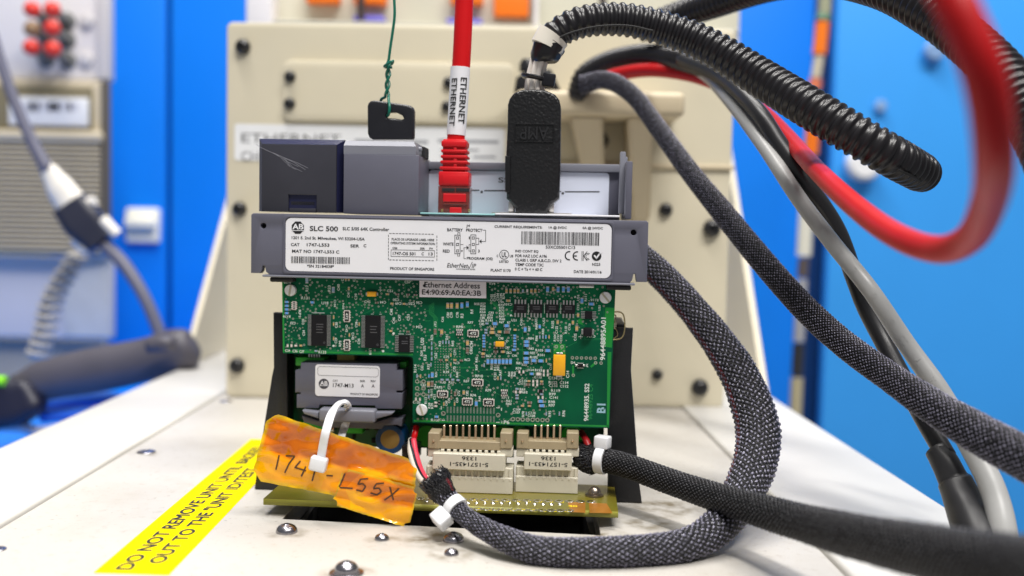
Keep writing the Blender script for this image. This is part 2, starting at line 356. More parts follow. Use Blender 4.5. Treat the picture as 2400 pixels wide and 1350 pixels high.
for u, v, x, lb in ((430, 850, xol+1, 'left'), (1796, 905, xor_-1, 'right')):
    a = W.x(u, v, x); b = W.x(528 if x < 0 else 1722, 500 if x < 0 else 440, x)
    d = Vector((b.y-a.y, b.z-1.6)); top = (a.y+d.x*2.1, 1.6+d.y*2.1)
    bm = NB(); plate(bm, [[(a.y, 1.75), (a.y+max(260, d.x*2.3), 1.75), (a.y+max(260, d.x*2.3), top[1]), top]], x-2, x+2, 0.5, axis='x')
    tag(obj('gusset_plate', bm, M_cream, smooth=0.5), 'cream sloping side plate standing on the %s bench rail' % lb, 'plate', 'side plates')

# ================================================================== background: blue cabinets, instruments, wires
def blue_enamel(name, col):
    m = mat(name, col, 0.34, var=0.05, vscale=6, spec=0.5); return m
M_blue = blue_enamel('blue_enamel', (0.001, 0.205, 0.84)); M_blue_refl = blue_enamel('blue_enamel_reflecting', (0.04, 0.33, 0.86)); M_seam = mat('seam_dark', (0.003, 0.06, 0.24), 0.6)  # second blue is paler: bright reflections put into the door colour
M_cream3 = mat('latch_cream', (0.88, 0.86, 0.74), 0.4); M_grey = mat('panel_grey', (0.62, 0.60, 0.61), 0.5, var=0.06, vscale=12)
YW = 760.0
def bluebox(name, lab, parts):
    t = thing(name, W.y(parts[0][0], 1200, YW), W, lab, 'cabinet')
    for u0, u1, mt, y0, nm in parts:
        a = W.y(u0, 500, y0); b = W.y(u1, 500, y0); bm = NB(); box(bm, a.x, b.x, y0, y0+18, -420, 620, 2.5, 3); obj(nm, bm, mt, t, smooth=0.6)
    return t
cabl = bluebox('blue_cabinet', 'blue enamelled cabinet with a cream latch behind the instrument', [(120, 389, M_blue, YW, 'door'), (400, 760, M_blue, YW, 'door'), (110, 780, M_seam, YW+19, 'carcass')])
bm = NB(); x0, x1, z0, z1 = R4(W, YW-14, 290, 488, 368, 570); zc = (z0+z1)/2
box(bm, x0, x1, YW-10, YW-0.1, z0, z1, 3, 3); box(bm, x0+2, x1-2, YW-20, YW-10.1, zc-3, zc+9, 3, 3); obj('latch', bm, M_cream3, cabl, smooth=0.6)
cabr = bluebox('blue_cabinet', 'large blue cabinet with white knobs behind the cables', [(1480, 1893, M_blue, YW, 'door'), (1945, 2900, M_blue_refl, YW-30, 'door'), (1470, 2920, M_seam, YW+19, 'carcass')])
M_knobw = mat('knob_white', (0.82, 0.82, 0.84), 0.35); M_knobb = mat('knob_blue', (0.22, 0.36, 0.62), 0.35)
for u, v, r, mt in ((2012, 385, 40, M_knobw), (2182, 122, 24, M_knobb), (2060, 250, 14, M_knobb)):
    c = W.y(u, v, YW-31); k = W.k(u, v, YW-31)*r; bm = NB(); lathe(bm, [(k*0.6, 0), (k*0.6, k*0.5), (k, k*0.55), (k, k*1.1), (k*0.8, k*1.3), (0, k*1.3)], c, (0, -1, 0), 24); obj('knob', bm, mt, cabr, smooth=0.6)
# instrument rack at the left
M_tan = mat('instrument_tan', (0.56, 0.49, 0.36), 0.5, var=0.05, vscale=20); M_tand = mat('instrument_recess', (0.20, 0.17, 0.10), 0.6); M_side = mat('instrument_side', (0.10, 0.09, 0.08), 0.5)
M_lite = mat('panel_white', (0.74, 0.72, 0.74), 0.5, var=0.05, vscale=15); M_redp = mat('red_cap', (0.72, 0.045, 0.03), 0.35); M_olive = mat('lever_grey', (0.16, 0.165, 0.16), 0.4); M_brown = mat('brown_cap', (0.28, 0.17, 0.09), 0.4)
YI = 600.0
ins = thing('instrument', W.y(100, 1000, YI), W, 'tan instrument with louvred front and white name strip', 'instrument')
def ibox(nm, y0, y1, u0, v0, u1, v1, mt, par, r=1.5):
    x0, x1, z0, z1 = R4(W, y0, u0, v0, u1, v1); bm = NB(); box(bm, x0, x1, y0, y1, z0, z1, r, 3); return obj(nm, bm, mt, par, smooth=0.6)
ibox('case', YI, YI+14, -160, 188, 246, 596, M_tan, ins, 3); ibox('louvre_gap_shade', YI-0.24, YI-0.05, -160, 332, 234, 594, M_tand, ins, 0)  # dark sheet behind the louvres paints the shade of their gaps
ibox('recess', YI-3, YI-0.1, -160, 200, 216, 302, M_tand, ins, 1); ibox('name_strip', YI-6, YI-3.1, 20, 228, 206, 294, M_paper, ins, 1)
ibox('brow', YI-10, YI-0.2, -160, 303, 236, 330, M_tan, ins, 3); ibox('side_edge', YI-4, YI-0.3, 236, 192, 258, 594, M_side, ins, 1)
pr = Print(W, YI-6.2)
for u in range(62, 170, 15): pr.line([(u, 250), (u+7, 250)], 22, 0)
pr.put('lettering', [mat('ink_pale', (0.60, 0.61, 0.66), 0.6)], ins)
for i in range(21): ibox('louvre', YI-8, YI-0.25, -160, 336+i*12.2, 232, 342.5+i*12.2, M_tan, ins, 1.2)
up = thing('lever_console', W.y(100, 150, YI+10), W, 'pale grey console with red tipped levers above the tan instrument', 'console')
ibox('panel', YI+8, YI+20, -160, -140, 256, 184, M_lite, up, 2); ibox('bezel', YI+2, YI+7.9, 225, -140, 256, 184, M_grey, up, 1.5)
for i, (u, v, mt) in enumerate(((78, 24, M_redp), (125, 24, M_redp), (78, 70, M_brown), (125, 68, M_redp), (76, 113, M_redp), (126, 117, M_redp), (205, 50, None), (203, 140, None))):
    if mt is None:
        c = W.y(u, v, YI+8); bm = NB(); lathe(bm, [(7, 0), (7, 3), (5.5, 4), (0, 4)], c, (0, -1, 0), 20); obj('button', bm, M_grey, up, smooth=0.6); continue
    a = W.y(u+34, v+26, YI+8); b = W.y(u, v, YI-30); bm = NB(); sweep(bm, [(a, 5.0), (b, 4.0)], 4, 12); lv = obj('lever', bm, M_olive, up, smooth=0.8)
    bm = NB(); d = (b-a).normalized(); lathe(bm, [(4.2, -2), (7, 0), (7.5, 4), (5.5, 8), (0, 9)], b, d, 16); obj('lever_cap', bm, mt, lv, smooth=1.0)
    bm = NB(); lathe(bm, [(8, 0), (8, 2), (6, 3), (0, 3)], a+Vector((0, -0.2, 0)), (0, -1, 0), 16); obj('lever_base', bm, M_olive, lv, smooth=0.6)
low = thing('equipment_box', W.y(100, 820, YI+20), W, 'plain pale grey box below the tan instrument', 'box')
ibox('case', YI+14, YI+24, -160, 598, 262, 792, M_grey, low, 3); ibox('plinth', YI+30, YI+50, -160, 793, 240, 1010, mat('plinth_grey', (0.34, 0.33, 0.30), 0.6), low, 3)
ibox('side_strip', YI+9, YI+13.9, 150, 602, 258, 790, mat('panel_grey_pale', (0.55, 0.55, 0.53), 0.5, var=0.15, vscale=30), low, 1)
# loose serial plug hanging in front of the instrument
M_cgrey = mat('cord_grey', (0.14, 0.14, 0.19), 0.4); M_hood = mat('hood_cream', (0.80, 0.76, 0.68), 0.4); M_plugblk = mat('plug_black', (0.025, 0.027, 0.045), 0.4)
sp_ = thing('serial_plug', W.y(170, 520, 430), W, 'cream and black cable plug hanging in front of the louvres', 'plug')
bm = NB(); sweep(bm, ctrl(W, [(-30, 40, 430, 24), (20, 200, 430, 26), (70, 320, 430, 28), (112, 400, 430, 32)]), 4, 12); obj('cord', bm, M_cgrey, sp_, smooth=3.2)
bm = NB(); sweep(bm, ctrl(W, [(104, 382, 430, 22), (118, 405, 430, 44), (146, 448, 430, 66), (172, 484, 430, 74)]), 3, 18, ell(0.6, 1.0)); obj('hood', bm, M_hood, sp_, smooth=1.2)
bm = NB(); sweep(bm, ctrl(W, [(164, 478, 430, 80), (196, 520, 430, 88), (240, 568, 430, 70)]), 3, 18, flat(0.6, 1.0)); obj('shell', bm, M_plugblk, sp_, smooth=1.0)
for u, v, u2, v2 in ((240, 515, 275, 550), (178, 560, 205, 590), (190, 486, 222, 470)):
    bm = NB(); sweep(bm, ctrl(W, [(u, v, 428, 30), (u2, v2, 428, 26)]), 3, 12); obj('thumb_screw', bm, M_hood, sp_, smooth=1.0)
bm = NB(); sweep(bm, ctrl(W, [(240, 570, 432, 32), (290, 620, 430, 32), (340, 700, 426, 30), (380, 800, 424, 30), (390, 860, 424, 30)]), 4, 12); obj('cord', bm, M_cgrey, sp_, smooth=3.2)
bm = NB(); cc = [(W.y(u, v, 470)) for u, v in ((190, 590), (150, 650), (120, 710), (105, 780), (85, 840))]; base = spline([(p, 0) for p in cc], 0.9); hel = []
for i, (p, s, _) in enumerate(base[::1]):
    a = s*0.80; hel.append((p+Vector((math.cos(a)*8, math.sin(a)*8, 0)), 2.3))
sweep(bm, hel, 1.6, 8); tag(obj('coiled_cord', bm, mat('cord_cream', (0.46, 0.43, 0.38), 0.45), smooth=3.2), 'cream coiled cord hanging before the grey box', 'cord')
# handheld scanner on the shelf, blue leads
M_scan = mat('scanner_grey', (0.085, 0.080, 0.10), 0.42, var=0.1, vscale=40); M_scand = mat('scanner_dark', (0.012, 0.013, 0.03), 0.4); M_green = mat('scanner_green', (0.25, 0.75, 0.02), 0.4)
sn = thing('handheld_scanner', W.y(200, 980, 330), W, 'dark grey handheld scanner lying left of the bench', 'scanner')
bm = NB(); sweep(bm, ctrl(W, [(40, 912, 330, 70), (110, 890, 330, 98), (220, 868, 330, 108), (340, 844, 330, 104), (410, 822, 330, 104), (450, 818, 330, 90), (462, 812, 330, 40)]), 4, 24, ell(0.8, 1.0)); obj('handle', bm, M_scan, sn, smooth=3.2)
bm = NB(); sweep(bm, ctrl(W, [(-60, 950, 322, 120), (20, 946, 322, 110), (76, 930, 322, 84), (92, 920, 322, 50)]), 4, 20, flat(0.7, 1.0)); obj('head', bm, M_scand, sn, smooth=1.0)
bm = NB(); sweep(bm, ctrl(W, [(-40, 892, 315, 26), (14, 894, 315, 26)]), 3, 12); obj('trim', bm, M_green, sn, smooth=1.0)
bm = NB(); sweep(bm, ctrl(W, [(345, 812, 300, 30), (382, 806, 300, 40), (408, 806, 300, 30)]), 3, 16); obj('button', bm, M_scan, sn, smooth=3.2)
M_bw = mat('blue_lead', (0.06, 0.22, 0.85), 0.35); M_ww = mat('white_lead', (0.6, 0.6, 0.66), 0.4)
for nm, lb, mt, pts in (('blue_lead', 'upper blue lead beneath the grey scanner', M_bw, [(90, 950, 360, 40), (230, 938, 350, 40), (300, 942, 345, 36), (420, 960, 350, 34)]),
                    ('blue_lead', 'lower blue lead beneath the grey scanner', M_bw, [(100, 975, 340, 32), (180, 968, 335, 34), (300, 978, 330, 32), (380, 1010, 330, 30)]),
                    ('white_lead', 'white lead lying beneath the blue leads', M_ww, [(-60, 1000, 330, 26), (40, 1000, 330, 26), (100, 1012, 330, 26), (180, 990, 330, 26), (230, 960, 330, 24)])):
    bm = NB(); sweep(bm, ctrl(W, pts), 3, 12); tag(obj(nm, bm, mt, smooth=3.2), lb, 'lead')
bm = NB(); box(bm, -900, xol-6, 120, YW-2, -70, -62, 2); tag(obj('shelf', bm, M_blue), 'blue shelf beside the bench', None, None, 'structure')
# things on the wall behind the panel top
sh = thing('parts_rack', W.y(1100, 60, 420), W, 'pale parts rack with orange tags showing above the panel', 'rack')
M_rack = mat('rack_cream', (0.58, 0.56, 0.46), 0.45, var=0.1, vscale=14); M_or = mat('orange_tag', (0.90, 0.19, 0.01), 0.45); M_vio = mat('violet_strip', (0.17, 0.15, 0.62), 0.5); M_post = mat('dark_post', (0.05, 0.035, 0.035), 0.5)
ibox('back_board', 425, 440, 640, -90, 1735, 190, M_rack, sh); ibox('post', 405, 440, 576, -90, 638, 190, M_lite, sh); ibox('post', 410, 424.9, 1250, -90, 1262, 150, M_lite, sh)
for a in ((1158, -40, 1240, 36), (1056, -40, 1132, 8), (716, -40, 794, 4), (829, -40, 904, 8)): ibox('orange_tag', 412, 424.8, *a, M_or, sh, 1)
for a in ((828, 36, 900, 50), (1046, 44, 1130, 56)): ibox('violet_strip', 408, 424.7, *a, M_vio, sh, 1)
bm = NB(); sweep(bm, ctrl(W, [(847, -60, 400, 17), (846, 46, 400, 17)]), 4, 12); obj('peg', bm, M_post, sh, smooth=1.0)
bm = NB(); sweep(bm, ctrl(W, [(1412, -60, 400, 17), (1413, 30, 400, 17)]), 4, 12); obj('peg', bm, M_post, sh, smooth=1.0)
ibox('shelf_edge', 395, 424.6, 640, 58, 1735, 66, M_rack, sh, 1)
# banded cord in front of the right cabinet
bc = thing('banded_cord', W.y(1890, 980, 560), W, 'hanging cord with orange, white and black bands before the blue cabinet', 'cord')
segs = [((1935, -40), (1932, 34), 30, (0.35, 0.36, 0.24)), ((1932, 36), (1928, 48), 34, (0.16, 0.30, 0.2)), ((1928, 52), (1920, 128), 32, (0.9, 0.20, 0.01)), ((1920, 132), (1912, 182), 24, (0.55, 0.5, 0.38)), ((1912, 186), (1908, 210), 30, (0.7, 0.2, 0.1)),
        ((1908, 212), (1906, 284), 26, (0.05, 0.07, 0.12)), ((1906, 288), (1900, 362), 34, (0.85, 0.18, 0.01)), ((1900, 366), (1890, 480), 22, (0.35, 0.42, 0.5)), ((1890, 484), (1884, 600), 34, (0.72, 0.70, 0.60)), ((1884, 604), (1880, 650), 26, (0.10, 0.08, 0.08)),
        ((1880, 654), (1872, 800), 26, (0.36, 0.36, 0.38)), ((1872, 804), (1868, 880), 28, (0.03, 0.03, 0.035)), ((1868, 884), (1862, 1010), 28, (0.48, 0.42, 0.26))]
for i, (a, b, wd, c) in enumerate(segs):
    bm = NB(); sweep(bm, ctrl(W, [(*a, 560, wd), (*b, 560, wd)]), 4, 14); obj('band', bm, mat('band_%d' % i, c, 0.4), bc, smooth=1.0)
# ================================================================== the controller module
M_gp = mat('grey_plastic', (0.112, 0.113, 0.150), 0.42, bump=0.12, bscale=2500, var=0.05, vscale=80)
M_gpl = mat('grey_plastic_light', (0.20, 0.205, 0.245), 0.40, bump=0.10, bscale=2500, var=0.05, vscale=80)
M_smoke = mat('smoked_door', (0.040, 0.040, 0.052), 0.25, coat=0.2, var=0.15, vscale=40, bump=0.05, bscale=2500)
M_smoke2 = mat('smoked_edge', (0.018, 0.020, 0.060), 0.2)
M_label = mat('label_white', (0.80, 0.80, 0.84), 0.42, var=0.03, vscale=50)
M_label2 = mat('label_blueish', (0.66, 0.70, 0.82), 0.4)
M_white = mat('print_white', (0.75, 0.75, 0.77), 0.45)
M_teal = mat('gasket_teal', (0.35, 0.66, 0.66), 0.35)
M_scr = mat('scratch', (0.24, 0.24, 0.28), 0.6)
ctl = thing('controller_module', M.y(1050, 1190, 12), M, 'upright controller module with grey front bar and green circuit board', 'controller')
# front bar
YB0 = 0.0
barx0 = M.y(588, 570, YB0).x; barx1 = M.y(1518, 590, YB0).x; bzt = M.y(1053, 508.5, YB0).z; bzb = M.y(1053, 652, YB0).z
def nz(u, v): q = M.y(u, v, YB0); return (q.x, q.z)
nl = M.y(617, 640, YB0).x; nr = M.y(1487, 650, YB0).x
out = [(barx0, bzt-0.6), (barx0+0.8, bzt), (barx1-0.8, bzt), (barx1, bzt-0.6), (barx1, bzb+0.2), (barx1-3.8, bzb+0.2), (nr+0.5, bzb+1.2), (nr+0.3, bzb+3.0), (nr-0.4, bzb+3.0), (nr-0.8, bzb+0.8), (nr-1.6, bzb-0.2),
       (nl+2.2, bzb-0.2), (nl+1.0, bzb+0.8), (nl+0.5, bzb+3.0), (nl-0.3, bzb+3.0), (nl-0.6, bzb+1.2), (nl-1.2, bzb+0.2), (barx0, bzb+0.2)]
hl = M.y(617, 529, YB0); hr = M.y(1485, 545, YB0)
bm = NB(); plate(bm, [out, circ(hl.x, hl.z, 1.05), circ(hr.x, hr.z, 1.05)], YB0, YB0+4.0, 0.35); bar = obj('front_bar', bm, M_gp, ctl, smooth=0.5)
bm = NB(); box(bm, barx0+0.5, barx1-0.5, YB0+4.05, YB0+34, bzb+4.2, bzt-0.8, 0.5); obj('housing', bm, M_gp, bar, smooth=0.5)
for c in (hl, hr): bm = NB(); plate(bm, [circ(c.x, c.z, 1.3)], YB0+3.2, YB0+4.03); obj('hole_plug', bm, M_dark, bar)
lx0, lx1, lz0, lz1 = R4(M, YB0, 664, 513.5, 1431, 648)
lz0 += 0.7; lz1 -= 0.7
bm = NB(); plate(bm, [rrect(lx0-0.9, lx1+0.9, lz0-1.0, lz1+0.9, 1.2), rrect(lx0-0.25, lx1+0.25, lz0-0.25, lz1+0.25, 2.0)], YB0-0.5, YB0-0.02, 0.16); obj('label_frame', bm, M_gp, bar, smooth=0.5)
bm = NB(); box(bm, barx0+4.5, barx1-4.2, YB0-0.9, YB0+3.4, bzb-1.1, bzb-0.25, 0.4, 2); obj('lower_lip', bm, M_gpl, bar, smooth=0.5)
for a_ in (barx0+6.8, barx1-14.5): bm = NB(); box(bm, a_, a_+9, YB0+1.0, YB0+20, bzb-3.0, bzb-1.2, 0.6); obj('catch', bm, M_dark, bar)
bm = NB(); plate(bm, [rrect(lx0, lx1, lz0, lz1, 2.2)], YB0-0.25, YB0-0.03); lab = obj('rating_label', bm, M_label, bar); lab['label'] = 'white printed rating label on the grey bar'
L = Print(M, YB0-0.32)
L.disc(698, 533.5, 15.6, 0, 8, a0=math.pi/8); L.T('AB', 685, 711.5, 531.2, 13, mi=1, bold=0.03); L.rect(683.2, 539.6, 712.8, 541.0, 1, -0.05)
L.bm.verts.ensure_lookup_table()
for f in L.bm.faces:
    if f.material_index == 1:
        for v in f.verts: v.co.y = YB0-0.40
for st_, u0, u1, vc, h in (('SLC 500', 725.6, 792.6, 536, 12.0), ('SLC 5/05 64K Controller', 802.4, 912.6, 536.8, 7.8), ('1201 S. 2nd St. Milwaukee, WI 53204-USA', 682.4, 855.6, 559.2, 8.2),
        ('CAT', 681.6, 702.4, 573.3, 7.2), ('1747-L553', 718.6, 772.4, 574, 7.8), ('SER', 821, 842, 576.5, 7.2), ('C', 852, 858.6, 576, 7.2), ('MAT NO 1747-L553 C', 683.6, 796, 589.6, 7.4),
        ('*SN 32184038*', 719, 783.6, 624, 7.2), ('PLACE OS UPGRADE LABEL HERE', 917.6, 1018, 561.6, 5.6), ('OPERATING SYSTEM INFORMATION', 915, 1020, 570.6, 5.6),
        ('OS#', 920, 931.4, 581.5, 5.2), ('SER', 984.4, 996, 582.6, 5.0), ('FW', 1006, 1015, 582.8, 5.0), ('1747-OS 501', 920.4, 973.6, 594.4, 7.6), ('C', 988, 993.4, 595, 7.2), ('13', 1004.4, 1014.4, 595.2, 7.2),
        ('PRODUCT OF SINGAPORE', 914, 1018, 630.2, 6.6), ('BATTERY', 1048, 1085, 538.8, 7.2), ('J4', 1092.7, 1101.5, 529.8, 7.2), ('PROTECT', 1092.5, 1130.6, 539.6, 7.2), ('WHITE', 1038, 1063, 572, 7.2), ('RED', 1038, 1054, 588.4, 7.2),
        ('1', 1099, 1101.5, 557.5, 6.5), ('3', 1120.3, 1124.4, 588.3, 6.8), ('PROGRAM (OS)', 1094, 1155, 606.7, 8.0), ('CONFORMANCE TESTED', 1069, 1114, 631, 2.8),
        ('CURRENT REQUIREMENTS:', 1158.7, 1271, 532.4, 6.8), ('1A @ 5VDC', 1286, 1328.5, 534, 7.4), ('0A @ 24VDC', 1365.6, 1413, 535.2, 7.4), ('53XC05501C13', 1279, 1348, 579.6, 7.2),
        ('C', 1164, 1168, 599.8, 5.6), ('US', 1194.7, 1203, 600.2, 6), ('LISTED', 1170, 1192, 613, 5.6), ('UL', 1175.8, 1188, 597, 12), ('IND CONT EQ', 1207.7, 1262, 589.3, 6.8), ('FOR HAZ LOC A196', 1207.7, 1281.7, 600, 6.8),
        ('CLASS I, GRP A,B,C,D, DIV 2', 1207.7, 1316, 611, 7.6), ('TEMP CODE T3C', 1207.7, 1274, 620.5, 6.8), ('0 C < Ta < + 60 C', 1206.7, 1271, 631, 6.8), ('N223', 1388, 1406.7, 619.6, 6.6), ('PLANT 5170', 1150, 1197, 633.8, 6.8), ('DATE 2014/01/16', 1345, 1410, 637.2, 6.8)):
    L.T(st_, u0, u1, vc, h, bold=0.022 if st_ == 'SLC 500' else 0.022)
L.T('EtherNet', 1047.3, 1097, 622.2, 10.5, shear=0.25); L.T('IP', 1105.5, 1116, 623.2, 10, shear=0.25); L.line([(1096.5, 623), (1099.5, 629), (1107, 614.5)], 1.3)
def barcode(u0, u1, v0, v1, seed):
    rr = random.Random(seed); u = u0
    while u < u1-1:
        a = rr.choice((1.0, 1.0, 1.7, 2.4)); t = (u-u0)*0.0195; L.rect(u, v0+t, min(u+a, u1), v1+t); u += a+rr.choice((1.0, 1.0, 1.4, 2.2))
barcode(682.4, 820.6, 600.5, 616.5, 3); barcode(1222, 1406, 542, 572.4, 5)
for k_ in range(15):
    a = 913+k_*7.6
    if a+4 < 1023: L.line([(a, 547+(a-910)*.0195), (a+4, 547.1+(a-910)*.0195)], 1.4); L.line([(a, 609+(a-910)*.0195), (a+4, 609.1+(a-910)*.0195)], 1.4)
for k_ in range(8):
    b = 551+k_*7.6; L.line([(910.5, b), (910.5, b+4)], 1.4); L.line([(1024, b+2), (1024, b+6)], 1.4)
L.line([(916.6, 585.4), (1018.4, 587.4), (1018.2, 602.6), (916.4, 600.8)], 1.0, closed=True)
L.line([(1066, 551), (1078.5, 551.2), (1078.3, 594.6), (1066, 594.4)], 1.3, closed=True); L.line([(1073, 551), (1073, 545.5), (1078, 545.5), (1078, 551)], 1.1); L.line([(1072.5, 594.6), (1072.5, 600), (1077.5, 600), (1077.5, 594.6)], 1.1)
L.line([(1103.6, 550.4), (1115.4, 550.6), (1115.2, 594.8), (1103.4, 594.6)], 1.3, closed=True)
for v in (557.7, 572.8, 588):
    for u in (1072.3, 1109.4): L.line([(u-2.6, v-2.6), (u+2.6, v-2.6), (u+2.6, v+2.6), (u-2.6, v+2.6)], 1.3, closed=True)
L.line([(1080.6, 573.2), (1085.4, 573.3)], 1.2); L.line([(1080.4, 588), (1084.6, 588)], 1.2); L.line([(1082.5, 586), (1082.5, 590)], 1.2)
L.line([(1131.6, 539.4), (1138.3, 539.5), (1138.2, 565.8), (1128, 565.7)], 1.1); L.face([(1123.6, 565.7), (1128.4, 560.6), (1128.4, 570.8)]); L.line([(1115.6, 558.2), (1122.3, 558.3), (1122.2, 572.9), (1115.6, 572.8)], 1.1)
L.line([(1103.3, 573.2), (1099.4, 573.2), (1099.2, 588.4), (1103.3, 588.4)], 1.1); L.face([(1098.6, 580.5), (1093.6, 575.4), (1093.6, 585.6)]); L.line([(1094, 580.5), (1087.5, 580.5), (1087.4, 606), (1092, 606.2)], 1.1)
L.ring(1181.7, 596.8, 11.2, 9.9, n=28)
L.ring(1334.5, 599.3, 11.0, 8.2, n=16, a0=math.radians(80), a1=math.radians(280)); L.ring(1353, 599.8, 11.0, 8.2, n=16, a0=math.radians(80), a1=math.radians(280)); L.line([(1343.5, 599.8), (1351, 599.9)], 2.6)
L.line([(1364, 589.5), (1364, 611)], 1.3); L.line([(1367, 589.5), (1367, 611)], 1.3); L.line([(1376, 589.6), (1367.5, 600), (1376, 611.2)], 1.2); L.ring(1378, 601, 8.2, 7.0, n=14, a0=math.radians(60), a1=math.radians(300)); L.ring(1378, 601, 5.2, 4.2, n=14, a0=math.radians(60), a1=math.radians(300))
L.disc(1398.3, 600.4, 11.2, 0, 28); L.line([(1393.6, 599.6), (1398, 605), (1405.2, 594.6)], 3.6, 1, dy=-0.06); L.line([(1405, 594.8), (1412, 590)], 3.4, 1, dy=-0.06)
L.put('lettering', [M_ink, M_label], lab)
# blocks standing on the bar: smoked battery door, key switch block
bd = bpy.data.objects.new('battery_door', None); COL.objects.link(bd); bd.parent = ctl; bd.matrix_parent_inverse = Matrix.Translation(-Vector(ctl['_l'])); bd['label'] = 'smoked dark battery door with a white scratch'
def mbox(nm, y0, y1, u0, v0, u1, v1, mt, par, r=0.4, seg=2, dz=0.0):
    x0, x1, z0, z1 = R4(M, y0, u0, v0, u1, v1); bm = NB(); box(bm, x0, x1, y0, y1, z0-dz, z1, r, seg); return obj(nm, bm, mt, par, smooth=0.5)
x0, x1, z0, z1 = R4(M, 3.0, 611, 338, 789, 497)
sx0, sx1, sz0, sz1 = R4(M, 3.0, 675, 457, 742, 499)
bm = NB(); plate(bm, [[(x0, z1), (x1, z1), (x1, z0), (sx1, z0), (sx1, sz1), (sx0, sz1), (sx0, z0), (x0, z0)]], 3.0, 5.0, 0.3); obj('door_face', bm, M_smoke, bd, smooth=0.5)
mbox('latch', 4.2, 6.2, 679, 470, 740, 483, M_smoke, bd, 0.4); mbox('latch_slot', 5.6, 6.8, 676, 457, 741, 498, M_smoke2, bd, 0.1); mbox('latch_foot', 3.4, 5.4, 677, 488, 741, 498, M_smoke, bd, 0.3)
X0, X1, Z0, Z1 = R4(M, 3.4, 598, 325, 803, 498)
bm = NB(); vs = []
for (a0_, a1_, b1_, y) in ((x0-0.1, x1+0.1, z1+0.1, 4.2), (X0, X1, Z1, 7.5), (X0, X1, Z1, 33.0)):
    vs.append([bm.verts.new((a0_, y, z0+0.1)), bm.verts.new((a0_, y, b1_)), bm.verts.new((a1_, y, b1_)), bm.verts.new((a1_, y, z0+0.1))])
for A, B in zip(vs, vs[1:]):
    for i in range(4): bm.faces.new((A[i], A[(i+1) % 4], B[(i+1) % 4], B[i]))
bm.faces.new(vs[0]); bm.faces.new(vs[-1]); obj('door_rim', bm, M_smoke2, bd)
pr = Print(M, 2.93)
pr.line([(601, 339), (612, 346), (640, 359), (668, 374), (680, 390)], 1.0); pr.line([(640, 358), (672, 372), (700, 383), (722, 394)], 0.9); pr.line([(660, 367), (690, 381), (716, 398)], 0.9); pr.line([(668, 372), (686, 392), (708, 402)], 0.7); pr.line([(648, 362), (676, 380), (700, 391)], 0.7); pr.line([(655, 366), (676, 388), (694, 398)], 0.6)
pr.put('scratch', [M_scr], bd)
kb = bpy.data.objects.new('key_switch_block', None); COL.objects.link(kb); kb.parent = ctl; kb.matrix_parent_inverse = Matrix.Translation(-Vector(ctl['_l']))
x0, x1, z0, z1 = R4(M, 2.5, 804, 363, 982, 502)
bm = NB(); box(bm, x0, x1, 2.5, 31, z0, z1, 0.25); obj('block', bm, M_gp, kb, smooth=0.5)
a0_, a1_, c0, c1 = R4(M, 3.2, 805, 332, 976, 362)
bm = NB(); vs = []
for (xa, xb, za, y) in ((a0_, a1_, c1-1.6, 2.9), (a0_+0.2, a1_-1.2, c1+0.3, 5.0), (a0_+0.2, a1_-1.2, c1+0.3, 29.0)):
    vs.append([bm.verts.new((xa, y, z1+0.06)), bm.verts.new((xa, y, za)), bm.verts.new((xb, y, za)), bm.verts.new((xb if y < 3 else a1_, y, z1+0.06))])
for A, B in zip(vs, vs[1:]):
    for i in range(4): bm.faces.new((A[i], A[(i+1) % 4], B[(i+1) % 4], B[i]))
bm.faces.new(vs[0]); bm.faces.new(vs[-1]); obj('cap', bm, M_gpl, kb)
bm = NB(); lathe(bm, [(0.9, 0), (0.9, 0.8), (0.6, 1.2), (0, 1.2)], (x1-0.9, 7.5, z1+2.6), (1, 0, 0), 14); obj('pivot', bm, M_gpl, kb, smooth=0.7)
bm = NB(); box(bm, x1-0.6, x1+0.5, 12, 24, z1-0.2, z1+4.0, 0.3); obj('window_recess', bm, M_dark, kb)
# rear wall of the front cover with its white name strip
rw = bpy.data.objects.new('rear_cover', None); COL.objects.link(rw); rw.parent = ctl; rw.matrix_parent_inverse = Matrix.Translation(-Vector(ctl['_l']))
x0, x1, z0, z1 = R4(M, 29.5, 986, 385, 1452, 512)
bm = NB(); box(bm, x0, x1, 29.5, 32, z0, z1, 0.3); obj('wall', bm, M_gp, rw, smooth=0.5)
bm = NB(); q = R4(M, 28.0, 986, 382, 1456, 400); box(bm, q[0], q[1], 27.2, 29.4, q[2], q[3], 0.4); obj('top_rim', bm, M_gpl, rw, smooth=0.5)
bm = NB(); q = R4(M, 16.0, 1452, 384, 1476, 514); box(bm, q[0]+1.6, q[1], 1.5, 32.2, q[2], q[3], 0.3); obj('side_wall', bm, M_gp, rw, smooth=0.5)
bm = NB(); q2 = R4(M, 12.0, 1453, 356, 1464, 384); box(bm, q2[0], q2[1]+0.4, 11, 14, q[2]+2, q2[3], 0.3); box(bm, q2[0]+1.4, q2[1]+1.2, 14.05, 17, q[2]+2, q2[3]-1.6, 0.3); obj('finger', bm, M_gpl, rw, smooth=0.5)
bm = NB(); q = R4(M, 29.0, 1003, 402, 1426, 512); plate(bm, [rrect(*q, 1.4)], 28.7, 29.4, 0.1); ns = obj('name_strip', bm, M_label2, rw)
pr = Print(M, 28.62); pr.T('SS', 1168, 1194, 422, 12)
for a, b, v in ((1102, 1122, 446), (1136, 1186, 446.8), (1325, 1404, 449.5), (1306, 1314, 449)): pr.line([(a, v), (b, v)], 2.6)
for u, v in ((1129, 450), (1319, 453)): pr.rect(u-2.6, v-2.6, u+2.6, v+2.6)
pr.put('lettering', [M_ink], ns)
